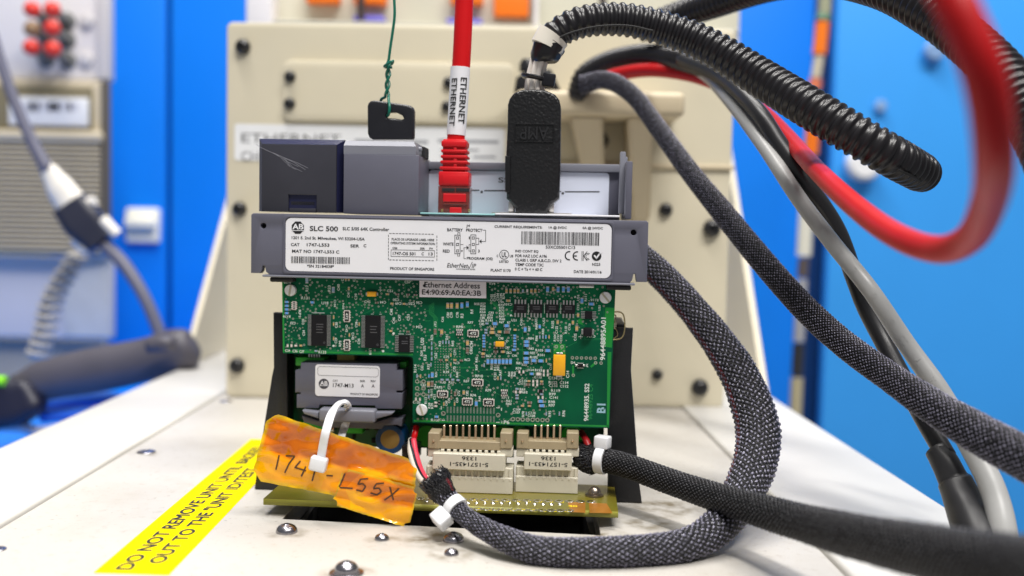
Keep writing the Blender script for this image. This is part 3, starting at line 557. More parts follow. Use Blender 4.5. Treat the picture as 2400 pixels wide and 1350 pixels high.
mbox('gasket', 2.0, 28.5, 984, 499.5, 1160, 503.5, M_teal, rw, 0.2); mbox('ledge', 1.2, 28.5, 1160, 502, 1452, 506.5, M_label, rw, 0.2)

# ------------------------------------------------------------------ main circuit board of the module
M_pcb = mat('solder_mask', (0.0005, 0.128, 0.050), 0.40, spec=0.18, var=0.35, vscale=32, col2=(0.0003, 0.058, 0.030))
M_pcbe = mat('board_edge', (0.05, 0.33, 0.05), 0.4); M_pcbl = mat('solder_mask_light', (0.008, 0.24, 0.035), 0.35); M_trace = mat('trace_green', (0.008, 0.22, 0.06), 0.35)
M_tin = mat('tinned', (0.62, 0.60, 0.57), 0.3, 1.0); M_viam = mat('via_ring', (0.40, 0.42, 0.36), 0.45, 0.4); M_silk = mat('silkscreen', (0.68, 0.74, 0.70), 0.5); M_pad = mat('pad_grey', (0.20, 0.25, 0.21), 0.5, 0.3, var=0.3, vscale=2500)
M_chip = mat('chip_black', (0.008, 0.008, 0.010), 0.5, spec=0.25, bump=0.15, bscale=4000); M_chipt = mat('chip_mark', (0.10, 0.10, 0.11), 0.6); M_rb = mat('chip_blue', (0.13, 0.36, 0.78), 0.35); M_rt = mat('chip_tan', (0.55, 0.36, 0.15), 0.45); M_rbr = mat('chip_brown', (0.20, 0.13, 0.10), 0.45); M_rg = mat('chip_greyblue', (0.28, 0.38, 0.52), 0.4); M_rw = mat('chip_white', (0.72, 0.66, 0.62), 0.4)
M_ylw = mat('tantalum_yellow', (0.87, 0.42, 0.015), 0.38, var=0.06, vscale=300); M_nyl = mat('nylon_white', (0.74, 0.74, 0.76), 0.4); M_nyls = mat('nylon_slot', (0.42, 0.40, 0.30), 0.5)
YC = 5.0
pcb = bpy.data.objects.new('circuit_board', None); COL.objects.link(pcb); pcb.parent = ctl; pcb.matrix_parent_inverse = Matrix.Translation(-Vector(ctl['_l']))
pcb['_l'] = (0, 0, 0); pcb['label'] = 'green circuit board crowded with chips'
def sub(nm, bm, mt, smooth=None): return obj(nm, bm, mt, pcb, smooth=smooth)
outp = [(661, 636), (1444, 650), (1428, 1003.5), (967, 990.5), (968.5, 845), (967, 838.5), (962, 835.5), (663, 828)]
hol = []
for i in range(8): hol.append((1202+i*13.3*0.87, 982.4+i*0.37, 2.9))
for u in (977.6, 992.7):
    for v in (894, 910, 924.5): hol.append((u, v+(u-977)*0.02, 3.0))
for i, u in enumerate((1341.6, 1352, 1363, 1374, 1384, 1395)): hol.append((u, 838.6+i*0.2, 1.9))
hol += [(1039, 969, 3.3), (1167.5, 973, 3.3), (1303.6, 812.4, 2.2), (1317.4, 812.4, 2.2), (1343.6, 879.5, 1.9), (1396, 850.5, 1.9), (1408.8, 851, 1.9)]
def cir(u, v, r, n=12): c = M.y(u, v, YC); return circ(c.x, c.z, r*M.k(u, v, YC), n)
bm = NB(); plate(bm, [XZ(M, YC, outp)]+[cir(*h) for h in hol], YC, YC+1.6)
for f in bm.faces:
    if abs(f.normal.y) < 0.5: f.material_index = 1
b_ = sub('board', bm, [M_pcb, M_pcbe])
me = b_.data
for p_ in me.polygons:
    if abs(p_.normal.y) < 0.5: p_.material_index = 1
pr = Print(M, YC-0.03)
for h in hol: pr.ring(h[0], h[1], h[2]+2.0, h[2]+0.05, n=12)
pr.put('hole_ring', [M_viam], pcb)
# lighter copper areas
pr = Print(M, YC-0.02)
pr.face([(1419, 720), (1441, 722), (1434, 815), (1412, 812)]); pr.face([(1297.5, 806), (1325, 806.4), (1325, 832), (1297, 832)]); pr.face([(1341, 857), (1345.5, 857), (1345.5, 879), (1341, 879)]); pr.face([(1383, 858), (1395, 848), (1398, 852), (1386, 862)])
pr.face([(664, 822), (968, 829.5), (968, 833), (664, 825.5)]); pr.face([(970, 984), (1427, 997), (1427, 1001), (970, 988)]); pr.face([(1424, 825), (1433, 825), (1427, 1000), (1422, 1000)]); pr.face([(661, 655), (665, 655), (667, 826), (663, 826)]); pr.face([(1361, 709), (1368, 709), (1368, 715), (1361, 715)]); pr.face([(1352, 752), (1362, 744), (1366, 748), (1366, 762), (1356, 758)])
pr.put('copper_area', [M_pcbl], pcb)
comps = []                      # photo boxes taken by parts, so that vias keep clear of them
def busy(u, v): return any(a-2 < u < c+2 and b-2 < v < d+2 for a, b, c, d in comps)
# chips
def chip(nm, u0, v0, u1, v1, hgt, legs, side, ext, legw, mark=None, dot=None):
    comps.append((u0-(ext if side == 'lr' else 0), v0-(ext if side == 'tb' else 0), u1+(ext if side == 'lr' else 0), v1+(ext if side == 'tb' else 0)))
    x0, x1, z0, z1 = R4(M, YC, u0, v0, u1, v1); k = M.k(u0, v0, YC); bm = NB()
    box(bm, x0, x1, YC-hgt, YC-0.15, z0, z1, min(0.15, hgt*0.2), 1)
    c = sub(nm, bm, M_chip)
    e = ext*k; lw = legw*k/2; bm = NB()
    for i in range(legs):
        t = (i+0.5)/legs
        for s in (-1, 1):
            if side == 'lr':
                zc = z0+(z1-z0)*t; a = x0 if s < 0 else x1
                box(bm, min(a, a+s*e*0.55), max(a, a+s*e*0.55), YC-hgt*0.6, YC-hgt*0.4, zc-lw, zc+lw); box(bm, min(a+s*e*0.5, a+s*e), max(a+s*e*0.5, a+s*e), YC-hgt*0.42, YC-0.05, zc-lw, zc+lw)
            else:
                xc = x0+(x1-x0)*t; a = z0 if s < 0 else z1
                box(bm, xc-lw, xc+lw, YC-hgt*0.6, YC-hgt*0.4, min(a, a+s*e*0.55), max(a, a+s*e*0.55)); box(bm, xc-lw, xc+lw, YC-hgt*0.42, YC-0.05, min(a+s*e*0.5, a+s*e), max(a+s*e*0.5, a+s*e))
    sub('chip_legs', bm, M_tin)
    return c
chip('chip', 730.7, 737, 767, 810, 1.1, 24, 'lr', 9, 1.6); chip('chip', 856.6, 738.7, 892.9, 815, 1.1, 24, 'lr', 9.5, 1.6); chip('chip', 935, 785, 961.2, 825, 1.0, 10, 'lr', 9, 2.0)
for a, b, v in ((1204, 1235, 712), (1242, 1272, 712.6), (1279, 1309.5, 713), (1317, 1348, 714)): chip('chip', a, v, b, v+21, 1.5, 4, 'tb', 12 if False else 10, 3.6)
chip('chip', 1370.7, 728.6, 1388, 747, 1.1, 5, 'lr', 9, 1.9)
pr = Print(M, YC-1.14)          # faint laser marks and pin-one dimples on the chips
for u0, u1, v in ((742, 757, 760), (742, 757, 766), (742, 755, 772), (742, 757, 779), (868, 883, 765), (868, 880, 772), (868, 883, 779), (942, 955, 800), (942, 955, 805)): pr.line([(u0, v), (u1, v+0.3)], 1.6)
pr.ring(760, 803, 2.4, 1.6, n=10); pr.ring(885, 808, 2.4, 1.6, n=10); pr.ring(953, 792, 2.0, 1.3, n=10)
pr.put('chip_marks', [M_chipt], pcb)
pr = Print(M, YC-1.54)
for u0 in (1212, 1250, 1287, 1325):
    for dv in (0, 5): pr.line([(u0, 719+dv), (u0+15, 719.3+dv)], 1.4)
    pr.ring(u0-3, 730, 2.0, 1.3, n=10)
pr.put('chip_marks', [M_chipt], pcb)
# resistor packs
def pack(u0, v0, u1, v1, txt, rot, vert, white=True):
    comps.append((u0-3, v0-3, u1+3, v1+3)); x0, x1, z0, z1 = R4(M, YC, u0, v0, u1, v1); k = M.k(u0, v0, YC); bm = NB(); b = 2.0*k
    box(bm, x0+b, x1-b, YC-0.75, YC-0.1, z0+b, z1-b, 0.08, 1, mi=0)
    if white: plate(bm, [[(x0, z0), (x1, z0), (x1, z1), (x0, z1)], [(x0+b, z0+b), (x1-b, z0+b), (x1-b, z1-b), (x0+b, z1-b)]], YC-0.55, YC-0.06, 0, mi=1)
    n = 4 if vert else 4
    for i in range(n):
        t = (i+0.8)/(n+0.6)
        for s in (0, 1):
            if vert: zc = z0+(z1-z0)*t; xa = x0 if s == 0 else x1; box(bm, xa-1.9*k, xa+1.9*k, YC-0.6, YC-0.05, zc-1.2*k, zc+1.2*k, mi=1)
            else: xc = x0+(x1-x0)*t; za = z0 if s == 0 else z1; box(bm, xc-1.2*k, xc+1.2*k, YC-0.6, YC-0.05, za-1.9*k, za+1.9*k, mi=1)
    cx, cz = (x0+x1)/2, (z0+z1)/2; wd, hg = (x1-x0), (z1-z0)
    if vert: text(bm, txt, lambda a, b2: Vector((cx+a, YC-0.79, cz+b2)), wd*0.42, hg*0.58, rot, 2, 0.02)
    else: text(bm, txt, lambda a, b2: Vector((cx+a, YC-0.79, cz+b2)), wd*0.58, hg*0.46, rot, 2, 0.02)
    sub('resistor_pack', bm, [M_chip, M_rw, M_silk])
for q in ((806.8, 727, 820.6, 754.5, '472', -90, 1), (807, 795.5, 820.4, 821.5, '472', -90, 1), (685.5, 706, 695, 726, '101', -90, 1), (1096, 773.5, 1122.5, 788.5, '472', 0, 0), (1067.7, 773, 1087.2, 783.5, '101', 0, 0, False), (1106, 888.5, 1133, 903.6, '472', 0, 0),
          (1024.4, 915.6, 1050.6, 930.6, '472', 180, 0), (1083.4, 933, 1108, 948.4, '472', 0, 0), (1132.6, 935, 1158.8, 950.4, '472', 0, 0), (1172.4, 914.6, 1192, 926, '101', 0, 0, False)): pack(*q)
# tantalum capacitors
def tant(u0, v0, u1, v1, hgt, mt, vert, tab):
    comps.append((u0-5, v0-5, u1+5, v1+5)); x0, x1, z0, z1 = R4(M, YC, u0, v0, u1, v1); k = M.k(u0, v0, YC)*tab; bm = NB()
    box(bm, x0, x1, YC-hgt, YC-0.15, z0, z1, 0.22, 2, mi=0); cx, cz = (x0+x1)/2, (z0+z1)/2
    for s in (-1, 1):
        if vert: a = z0 if s < 0 else z1; box(bm, cx-(x1-x0)*0.27, cx+(x1-x0)*0.27, YC-hgt*0.55, YC-0.05, min(a, a+s*k), max(a, a+s*k), 0.1, 1, mi=1)
        else: a = x0 if s < 0 else x1; box(bm, min(a, a+s*k), max(a, a+s*k), YC-hgt*0.55, YC-0.05, cz-(z1-z0)*0.32, cz+(z1-z0)*0.32, 0.1, 1, mi=1)
    sub('tantalum_capacitor', bm, [mt, M_tin], 0.5)
tant(862, 683, 883.6, 694.4, 1.8, M_ylw, 0, 4); tant(1161.5, 799.5, 1182, 811.6, 1.8, M_ylw, 0, 4); tant(1297, 830, 1325, 878, 3.2, M_ylw, 1, 5); tant(1367.5, 767, 1387, 787, 2.6, M_chip, 0, 5); tant(1354, 852.5, 1366, 860.5, 1.0, M_chip, 0, 6)
bm = NB(); q = R4(M, YC, 1357, 667, 1392, 674); box(bm, *q[:2], YC-1.6, YC-0.1, *q[2:], 0.25, 2); sub('crystal', bm, M_tin, 0.6); comps.append((1355, 665, 1394, 676))
# chip resistors and capacitors: shared meshes
def rmesh(wpx, hpx, mt):        # long axis along x
    k = M.k(1050, 800, YC); a, b = wpx*k/2, hpx*k/2; e = a*0.34; h = min(0.7, b*1.1); bm = NB()
    box(bm, -a+e, a-e, -h, -0.05, -b, b, mi=0)
    for s in (-1, 1): box(bm, min(s*a, s*(a-e)), max(s*a, s*(a-e)), -h*1.04, -0.04, -b*1.02, b*1.02, mi=1)
    return mesh_from(bm, [mt, M_tin])
RM = {}
MT = dict(b=M_rb, t=M_rt, n=M_rbr, g=M_rg, w=M_rw, d=M_chip)
SZ = dict(L=(14, 6.4), m=(10.5, 5.2), s=(8, 4.2), t=(9.5, 3.0))
def chipr(u, v, size, col, vert):
    key = size+col
    if key not in RM: RM[key] = rmesh(*SZ[size], MT[col])
    w_, h_ = SZ[size]
    if vert: w_, h_ = h_, w_
    comps.append((u-w_/2, v-h_/2, u+w_/2, v+h_/2)); c = M.y(u, v, YC)
    inst('chip_capacitor' if col in 'tn' else 'chip_resistor', RM[key], c, pcb, math.pi/2 if vert else 0.0)
A = lambda x, y: (960+x/7.94, 700+y/7.94)
B = lambda x, y: (960+x/7.94, 850+y/7.94)
C = lambda x, y: (1180+x/5.868, 780+y/5.868)
D = lambda x, y: (1020+x/5.19, 640+y/5.19)
E = lambda x, y: (640+x/5.624, 640+y/5.624)
CH = []
for x, y in ((713, 130), (783, 130), (887, 130)): CH.append((A(x, y), 'L', 't', 1))
for x, y in ((975, 125), (1077, 105)): CH.append((A(x, y), 'L', 'b', 1))
CH += [(A(480, 610), 'L', 'n', 1), (A(600, 615), 'L', 't', 1), (A(1080, 820), 'L', 't', 1), (A(1078, 960), 'L', 'n', 1), (A(1590, 462), 'L', 'b', 0), (A(1808, 502), 'L', 'b', 0), (A(2152, 570), 'L', 'b', 1), (A(1540, 560), 'm', 't', 0), (A(1540, 625), 'L', 't', 0), (A(1675, 615), 'm', 't', 0), (A(1812, 620), 'L', 'n', 0), (A(1965, 577), 's', 't', 0)]
for x, y in ((620, 808), (678, 808), (733, 808), (412, 830), (412, 920), (412, 1020), (412, 1115), (398, 1225), (1388, 1235)): CH.append((A(x, y), 't', 'g', 1))
for y in (685, 735, 788, 838, 888): CH += [(A(1385, y), 's', 'b', 0), (A(1958, y), 's', 'b', 0)]
CH += [(A(1423, 578), 's', 'g', 0), (A(1423, 632), 's', 'g', 0), (A(1385, 950), 's', 'n', 0), (A(1370, 1022), 'm', 't', 0), (A(1370, 1078), 's', 'n', 0), (A(1945, 950), 'm', 'b', 0), (A(1600, 914), 's', 'n', 0), (A(1715, 914), 's', 'n', 0), (A(1605, 982), 'm', 'n', 0), (A(1740, 985), 'm', 't', 0), (A(1440, 460), 's', 'g', 0)]
for x in (1460, 1535, 1602, 1672, 1742, 1810, 1878): CH.append((A(x, 1165), 'L', 'b', 1))
for x, y in ((2178, 800), (2178, 867), (2175, 1010), (2170, 1110), (2170, 1180), (2312, 1150)): CH.append((A(x, y), 'L', 'b', 0))
CH += [(A(690, 1140), 's', 't', 0), (A(845, 1140), 's', 't', 0), (A(768, 1045), 't', 't', 1), (A(768, 1220), 't', 't', 1), (A(585, 1140), 's', 'n', 0), (A(965, 1148), 's', 'n', 0)]
for x, y, s, c, v in ((140, 245, 't', 'g', 1), (205, 250, 't', 't', 1), (362, 245, 't', 'b', 1), (425, 225, 'L', 'b', 1), (355, 395, 'L', 't', 1), (422, 390, 'L', 'n', 1), (358, 530, 't', 'g', 1), (358, 630, 't', 'g', 1), (765, 240, 't', 'g', 1), (607, 315, 's', 'g', 0), (705, 315, 's', 'g', 0), (805, 315, 's', 'g', 0), (903, 322, 's', 'g', 0),
        (850, 575, 'm', 'n', 1), (1010, 550, 'm', 't', 1), (1243, 755, 'L', 'b', 1), (640, 765, 't', 't', 1), (838, 765, 't', 't', 1), (505, 1005, 'm', 'b', 0), (1645, 285, 't', 't', 1), (1698, 285, 't', 'g', 1), (2275, 205, 'm', 'b', 0), (2220, 340, 's', 't', 0), (2205, 405, 'm', 'n', 0), (2000, 485, 's', 'g', 0), (2000, 605, 's', 'g', 0), (2000, 660, 's', 'g', 0),
        (2100, 800, 's', 't', 0), (2235, 740, 'm', 'n', 0), (2230, 802, 's', 't', 0), (490, 740, 's', 'w', 0), (490, 805, 's', 'w', 0), (555, 740, 's', 'd', 1), (120, 675, 's', 'w', 1), (195, 680, 's', 'w', 1), (780, 540, 't', 'n', 1), (778, 650, 't', 'n', 1)): CH.append((B(x, y), s, c, v))
for x, y, s, c, v in ((610, 243, 'L', 'b', 0), (515, 385, 'L', 'b', 0), (485, 565, 'L', 'w', 0), (525, 668, 's', 't', 0), (525, 702, 's', 'n', 0), (513, 797, 'L', 'd', 0), (525, 842, 's', 'g', 0), (513, 940, 'L', 'b', 0), (530, 1000, 'L', 'b', 0), (500, 55, 't', 'g', 1), (543, 55, 't', 'g', 1), (583, 55, 't', 'b', 1), (628, 55, 't', 't', 1), (590, 1110, 't', 'g', 1), (770, 1110, 't', 'g', 1), (315, 1110, 't', 'g', 1), (590, 380, 't', 't', 1)): CH.append((C(x, y), s, c, v))
for x, y in ((410, 665), (465, 665), (410, 712), (465, 712), (555, 525), (610, 525), (555, 575), (610, 575), (220, 535), (275, 535), (480, 887), (540, 887), (172, 812), (230, 812)): CH.append((C(x, y), 's', 'w', 1))
for x in (868, 918, 968, 1010, 1170, 1217): CH.append((D(x, 217), 'm', 't', 1))
CH += [(D(1067, 217), 's', 'g', 1), (D(1435, 195), 'm', 't', 1), (D(890, 335), 'm', 't', 0), (D(1785, 335), 'L', 'b', 1), (D(1898, 375), 'L', 'b', 0), (D(1738, 510), 'm', 't', 1), (D(1490, 595), 'm', 't', 1), (D(1675, 600), 'm', 't', 1), (D(1722, 670), 'L', 't', 1), (D(1272, 650), 'm', 'b', 1), (D(1120, 215), 's', 'w', 1), (D(1262, 215), 's', 'n', 1)]
for x in (1368, 1495, 1560, 1620): CH.append((D(x, 198), 'L', 'b', 1))
for y in (380, 430, 478, 527): CH.append((E(185, y), 'm', 'b', 0))
CH += [(E(520, 385), 'm', 'b', 0), (E(450, 95), 'L', 'g', 1), (E(797, 220), 'L', 'g', 1), (E(1570, 402), 's', 't', 0), (E(1730, 405), 's', 't', 0), (E(1555, 762), 's', 't', 0), (E(1000, 80), 's', 't', 1), (E(1000, 205), 's', 't', 1), (E(960, 80), 't', 't', 1), (E(800, 580), 't', 't', 1), (E(800, 672), 't', 't', 1), (E(800, 862), 't', 't', 1), (E(1137, 672), 't', 't', 1), (E(1008, 815), 't', 't', 1),
       (E(195, 955), 's', 'w', 1), (E(245, 955), 's', 'w', 1), (E(1780, 772), 's', 'n', 0), (E(1640, 280), 's', 'n', 0), (E(1780, 285), 's', 'n', 0), (E(1880, 290), 's', 'n', 0), (E(1150, 275), 's', 'n', 0), (E(1510, 278), 's', 't', 0), (E(303, 955), 's', 'w', 0), (E(370, 955), 's', 't', 0), (E(1370, 390), 's', 'n', 0), (E(570, 1025), 's', 'g', 0)]
for (u, v), s, c, vt in CH: chipr(u, v, s, c, vt)
# nylon screws
for u, v, r, sl in ((682, 680, 13.6, 10), (1419, 697, 14, -40), (989, 960, 13.2, -20)):
    comps.append((u-r-3, v-r-3, u+r+3, v+r+3)); c = M.y(u, v, YC); k = M.k(u, v, YC)*r; bm = NB(); lathe(bm, [(k, 0), (k, 1.0), (k*0.92, 1.35), (0, 1.45)], c, (0, -1, 0), 28)
    s_ = sub('nylon_screw', bm, M_nyl, 0.6); bm = NB(); t = bmesh.new(); box(t, -k*0.16, k*0.16, -1.52, -1.3, -k*0.97, k*0.97)
    add(bm, t, Matrix.Translation(c) @ Matrix.Rotation(math.radians(sl), 4, 'Y')); sub('screw_slot', bm, M_nyls)
# address sticker
bm = NB(); plate(bm, [XZ(M, YC-2.0, [(983, 657.5), (1139.5, 661), (1139.5, 699), (983, 696)])], YC-2.05, YC-1.9); ad = sub('address_sticker', bm, mat('sticker_pale', (0.70, 0.66, 0.70), 0.4)); comps.append((980, 655, 1142, 702))
pr = Print(M, YC-2.1); pr.T('Ethernet Address', 994, 1125, 668.5, 13.5, bold=0.018); pr.T('E4:90:69:A0:EA:3B', 988.5, 1128, 685.8, 13, bold=0.018); pr.disc(994.5, 669.5, 3.6, n=10); pr.line([(997, 668), (997, 662)], 1.4)
pr.put('sticker_print', [M_ink], pcb)
# edge pads
pr = Print(M, YC-0.04)
for i in range(15):
    u = 1048.8+i*7.78; t = i*0.16; pr.rect(u-1.9, 953+t, u+1.9, 968+t); pr.rect(u-1.9, 973+t, u+1.9, 988+t)
pr.put('edge_pads', [M_pad], pcb); comps.append((1044, 950, 1162, 992))
# silkscreen
pr = Print(M, YC-0.05)
TX = []
for s, x0, x1, yc, h, r in (('C56', 120, 235, 75, 50, 180), ('C80', 690, 740, 305, 105, 90), ('C79', 755, 803, 305, 105, 90), ('C78', 865, 912, 305, 105, 90), ('R3', 948, 1003, 318, 80, 90), ('R4', 1130, 1185, 240, 78, 90), ('R58', 1203, 1300, 98, 45, 0), ('R57', 1320, 1415, 95, 42, 0), ('R56', 1318, 1415, 140, 42, 0), ('R55', 1312, 1412, 195, 42, 0), ('R54', 1308, 1412, 250, 42, 0), ('R53', 1320, 1415, 308, 42, 0),
        ('C89', 1308, 1400, 362, 45, 0), ('C86', 1288, 1390, 415, 45, 0), ('C85', 1295, 1390, 473, 45, 0), ('C93', 1470, 1565, 262, 42, 0), ('C91', 1450, 1545, 310, 42, 0), ('R59', 1445, 1545, 358, 42, 0), ('R141', 1412, 1545, 405, 45, 0), ('C99', 1652, 1750, 65, 42, 0), ('R73', 1652, 1750, 120, 42, 0), ('R72', 1665, 1760, 172, 42, 0), ('R71', 1665, 1755, 225, 42, 0), ('R70', 1665, 1760, 278, 42, 0), ('R69', 1665, 1762, 330, 42, 0), ('R68', 1672, 1775, 380, 42, 0), ('R67', 1668, 1760, 437, 42, 0), ('C101', 1760, 1910, 105, 45, 180),
        ('R7', 1818, 1875, 445, 45, 0), ('U21', 1895, 1990, 400, 45, 0), ('RP7', 1082, 1185, 445, 45, 0), ('RP8', 868, 990, 525, 48, 0), ('C66', 590, 635, 385, 100, 90), ('C67', 455, 500, 475, 100, -90), ('C54', 118, 235, 525, 50, 180), ('U20', 205, 268, 795, 135, 90), ('R36', 390, 438, 720, 100, 90), ('R35', 252, 300, 925, 100, 90), ('R34', 200, 248, 1015, 105, 90), ('R33', 262, 315, 1100, 105, 90), ('R42', 540, 585, 835, 100, 90), ('E41', 670, 718, 715, 95, 90), ('R43', 778, 828, 835, 100, 90),
        ('C94', 1118, 1185, 845, 115, 90), ('C83', 1118, 1170, 970, 125, 90), ('C65', 462, 512, 1060, 105, 90), ('C77', 820, 868, 1005, 100, 90), ('C75', 632, 735, 1085, 48, 0), ('C74', 1020, 1125, 1135, 48, 180), ('C76', 810, 925, 1195, 45, 180), ('C73', 675, 720, 1260, 100, 90), ('R45', 1222, 1270, 1138, 95, 90), ('R49', 1222, 1270, 1280, 100, 90), ('R50', 1505, 1550, 1270, 100, 90), ('R51', 1570, 1612, 1290, 100, 90), ('R52', 1622, 1668, 1285, 100, 90), ('C98', 1650, 1745, 740, 42, 0), ('C97', 1770, 1862, 912, 42, 0), ('C92', 1800, 1900, 1005, 45, 180), ('C96', 1905, 2000, 1060, 42, 0), ('C95', 1420, 1515, 1065, 45, 180), ('R5', 1555, 1612, 518, 40, 0), ('C102', 1765, 1885, 565, 45, 0), ('C52', 1600, 1690, 678, 42, 180),
        ('R84', 2208, 2310, 740, 45, 0), ('R83', 2215, 2310, 928, 45, 0), ('R82', 2245, 2335, 1010, 45, 0), ('R81', 1985, 2075, 1198, 45, 0), ('R80', 2090, 2185, 1232, 45, 0), ('R102', 2240, 2382, 1090, 48, 0), ('R79', 1975, 2080, 1298, 45, 0), ('R87', 2205, 2248, 558, 95, 90), ('C62', 205, 255, 1290, 95, 90), ('R32', 328, 375, 1265, 100, 90), ('C70', 810, 862, 1310, 100, 90)):
    u0, v_ = A(x0, yc); u1, _ = A(x1, yc); TX.append((s, u0, u1, v_, h/7.94, r))
for s, x0, x1, yc, h, r in (('R114', 80, 130, 108, 150, 90), ('R31', 470, 515, 220, 95, 90), ('R39', 628, 735, 175, 45, 0), ('R40', 862, 908, 220, 105, 90), ('RP10', 1222, 1365, 248, 50, 0), ('R37', 1008, 1110, 342, 45, 0), ('R30', 570, 675, 365, 45, 0), ('R29', 728, 832, 365, 45, 0), ('C131', 1568, 1615, 255, 135, 90), ('R47', 1665, 1715, 185, 105, 90), ('R64', 1830, 1872, 210, 90, 90), ('R66', 1882, 1922, 210, 90, 90), ('R65', 1932, 1975, 210, 90, 90), ('J124', 2190, 2310, 140, 48, 0),
        ('C113', 2038, 2178, 338, 45, 0), ('C111', 2010, 2148, 390, 45, 0), ('R63', 2050, 2150, 495, 45, 0), ('R62', 2070, 2195, 548, 45, 0), ('RP9', 1412, 1520, 515, 48, 0), ('RP6', 1132, 1240, 605, 48, 0), ('RP5', 508, 608, 460, 48, 0), ('C71', 712, 758, 450, 95, 90), ('C72', 892, 938, 570, 100, 90), ('C82', 1048, 1095, 570, 100, 90), ('R44', 1280, 1325, 670, 100, 90), ('RP11', 1715, 1845, 652, 48, 0), ('R61', 1800, 1895, 712, 45, 0), ('R60', 1795, 1895, 765, 45, 0), ('C63', 205, 305, 415, 45, 0), ('C64', 455, 498, 445, 100, 90),
        ('R115', 388, 432, 550, 130, 90), ('C51', 440, 485, 640, 100, 90), ('C128', 60, 200, 735, 48, 0), ('R113', 275, 325, 705, 125, 90), ('R28', 345, 390, 800, 105, 90), ('R29', 398, 442, 805, 105, 90), ('C68', 660, 705, 755, 95, 90), ('C70', 712, 755, 705, 95, 90), ('C69', 862, 905, 700, 95, 90), ('R100', 398, 555, 1068, 50, 0), ('C109', 1925, 2065, 872, 45, 0), ('C107', 1915, 2055, 925, 45, 0), ('R78', 2090, 2135, 955, 105, 90), ('C110', 2208, 2345, 935, 45, 0), ('C108', 2195, 2335, 988, 45, 0), ('1', 1700, 1718, 868, 50, 0), ('2', 1700, 1728, 1105, 45, 0), ('P6', 1752, 1858, 1108, 70, 0)):
    u0, v_ = B(x0, yc); u1, _ = B(x1, yc); TX.append((s, u0, u1, v_, h/7.94, r))
for s, x0, x1, yc, h, r in (('R86', 438, 470, 75, 75, 90), ('R104', 690, 722, 70, 95, 90), ('C121', 735, 765, 72, 90, 90), ('C120', 778, 808, 72, 90, 90), ('C125', 970, 1003, 60, 100, 90), ('C124', 1145, 1265, 47, 33, 180), ('R103', 440, 545, 240, 33, 0), ('R101', 470, 565, 305, 33, 0), ('D4', 928, 985, 410, 34, 0), ('K', 1140, 1168, 450, 45, 0), ('C117', 635, 665, 465, 90, 90), ('C14', 862, 905, 570, 100, 90), ('R123', 432, 530, 514, 33, 0), ('C135', 425, 525, 610, 33, 0), ('C134', 618, 740, 622, 38, 0), ('R122', 622, 740, 682, 38, 0), ('C114', 775, 893, 685, 38, 0), ('C133', 625, 742, 725, 38, 0), ('C112', 778, 893, 735, 38, 0), ('R119', 655, 780, 795, 38, 0), ('R99', 628, 718, 842, 38, 0), ('C141', 633, 747, 890, 38, 0), ('R98', 618, 708, 950, 38, 0), ('R97', 622, 708, 998, 38, 0), ('R95', 618, 655, 1115, 85, 90), ('R96', 808, 848, 1108, 85, 90),
        ('96448895A01', 1335, 1405, 85, 590, 90), ('96448935. SS2', 1110, 1175, 955, 520, 90)):
    u0, v_ = C(x0, yc); u1, _ = C(x1, yc); TX.append((s, u0, u1, v_, h/5.868, r))
for s, x0, x1, yc, h, r in (('RV4', 658, 730, 128, 32, 0), ('C102', 672, 700, 300, 90, 90), ('C103', 708, 735, 300, 90, 90), ('C104', 745, 775, 290, 90, 90), ('C105', 785, 815, 290, 90, 90), ('R74', 820, 848, 280, 70, 90), ('U24', 1725, 1755, 300, 70, 90), ('R111', 1815, 1845, 300, 85, 90), ('R116', 1890, 1985, 328, 32, 180), ('U25', 1985, 2010, 425, 70, 90), ('C127', 1725, 1752, 410, 85, 90), ('C100', 1035, 1062, 590, 100, 90), ('U22', 1212, 1240, 575, 75, 90), ('U23', 1308, 1335, 580, 70, 90), ('R88', 1218, 1245, 650, 70, 90), ('R105', 1412, 1445, 625, 90, 90), ('C122', 1462, 1492, 690, 95, 90), ('R110', 1575, 1605, 690, 90, 90), ('C126', 1618, 1645, 655, 85, 90), ('R85', 1298, 1325, 710, 70, 90)):
    u0, v_ = D(x0, yc); u1, _ = D(x1, yc); TX.append((s, u0, u1, v_, h/5.19, r))
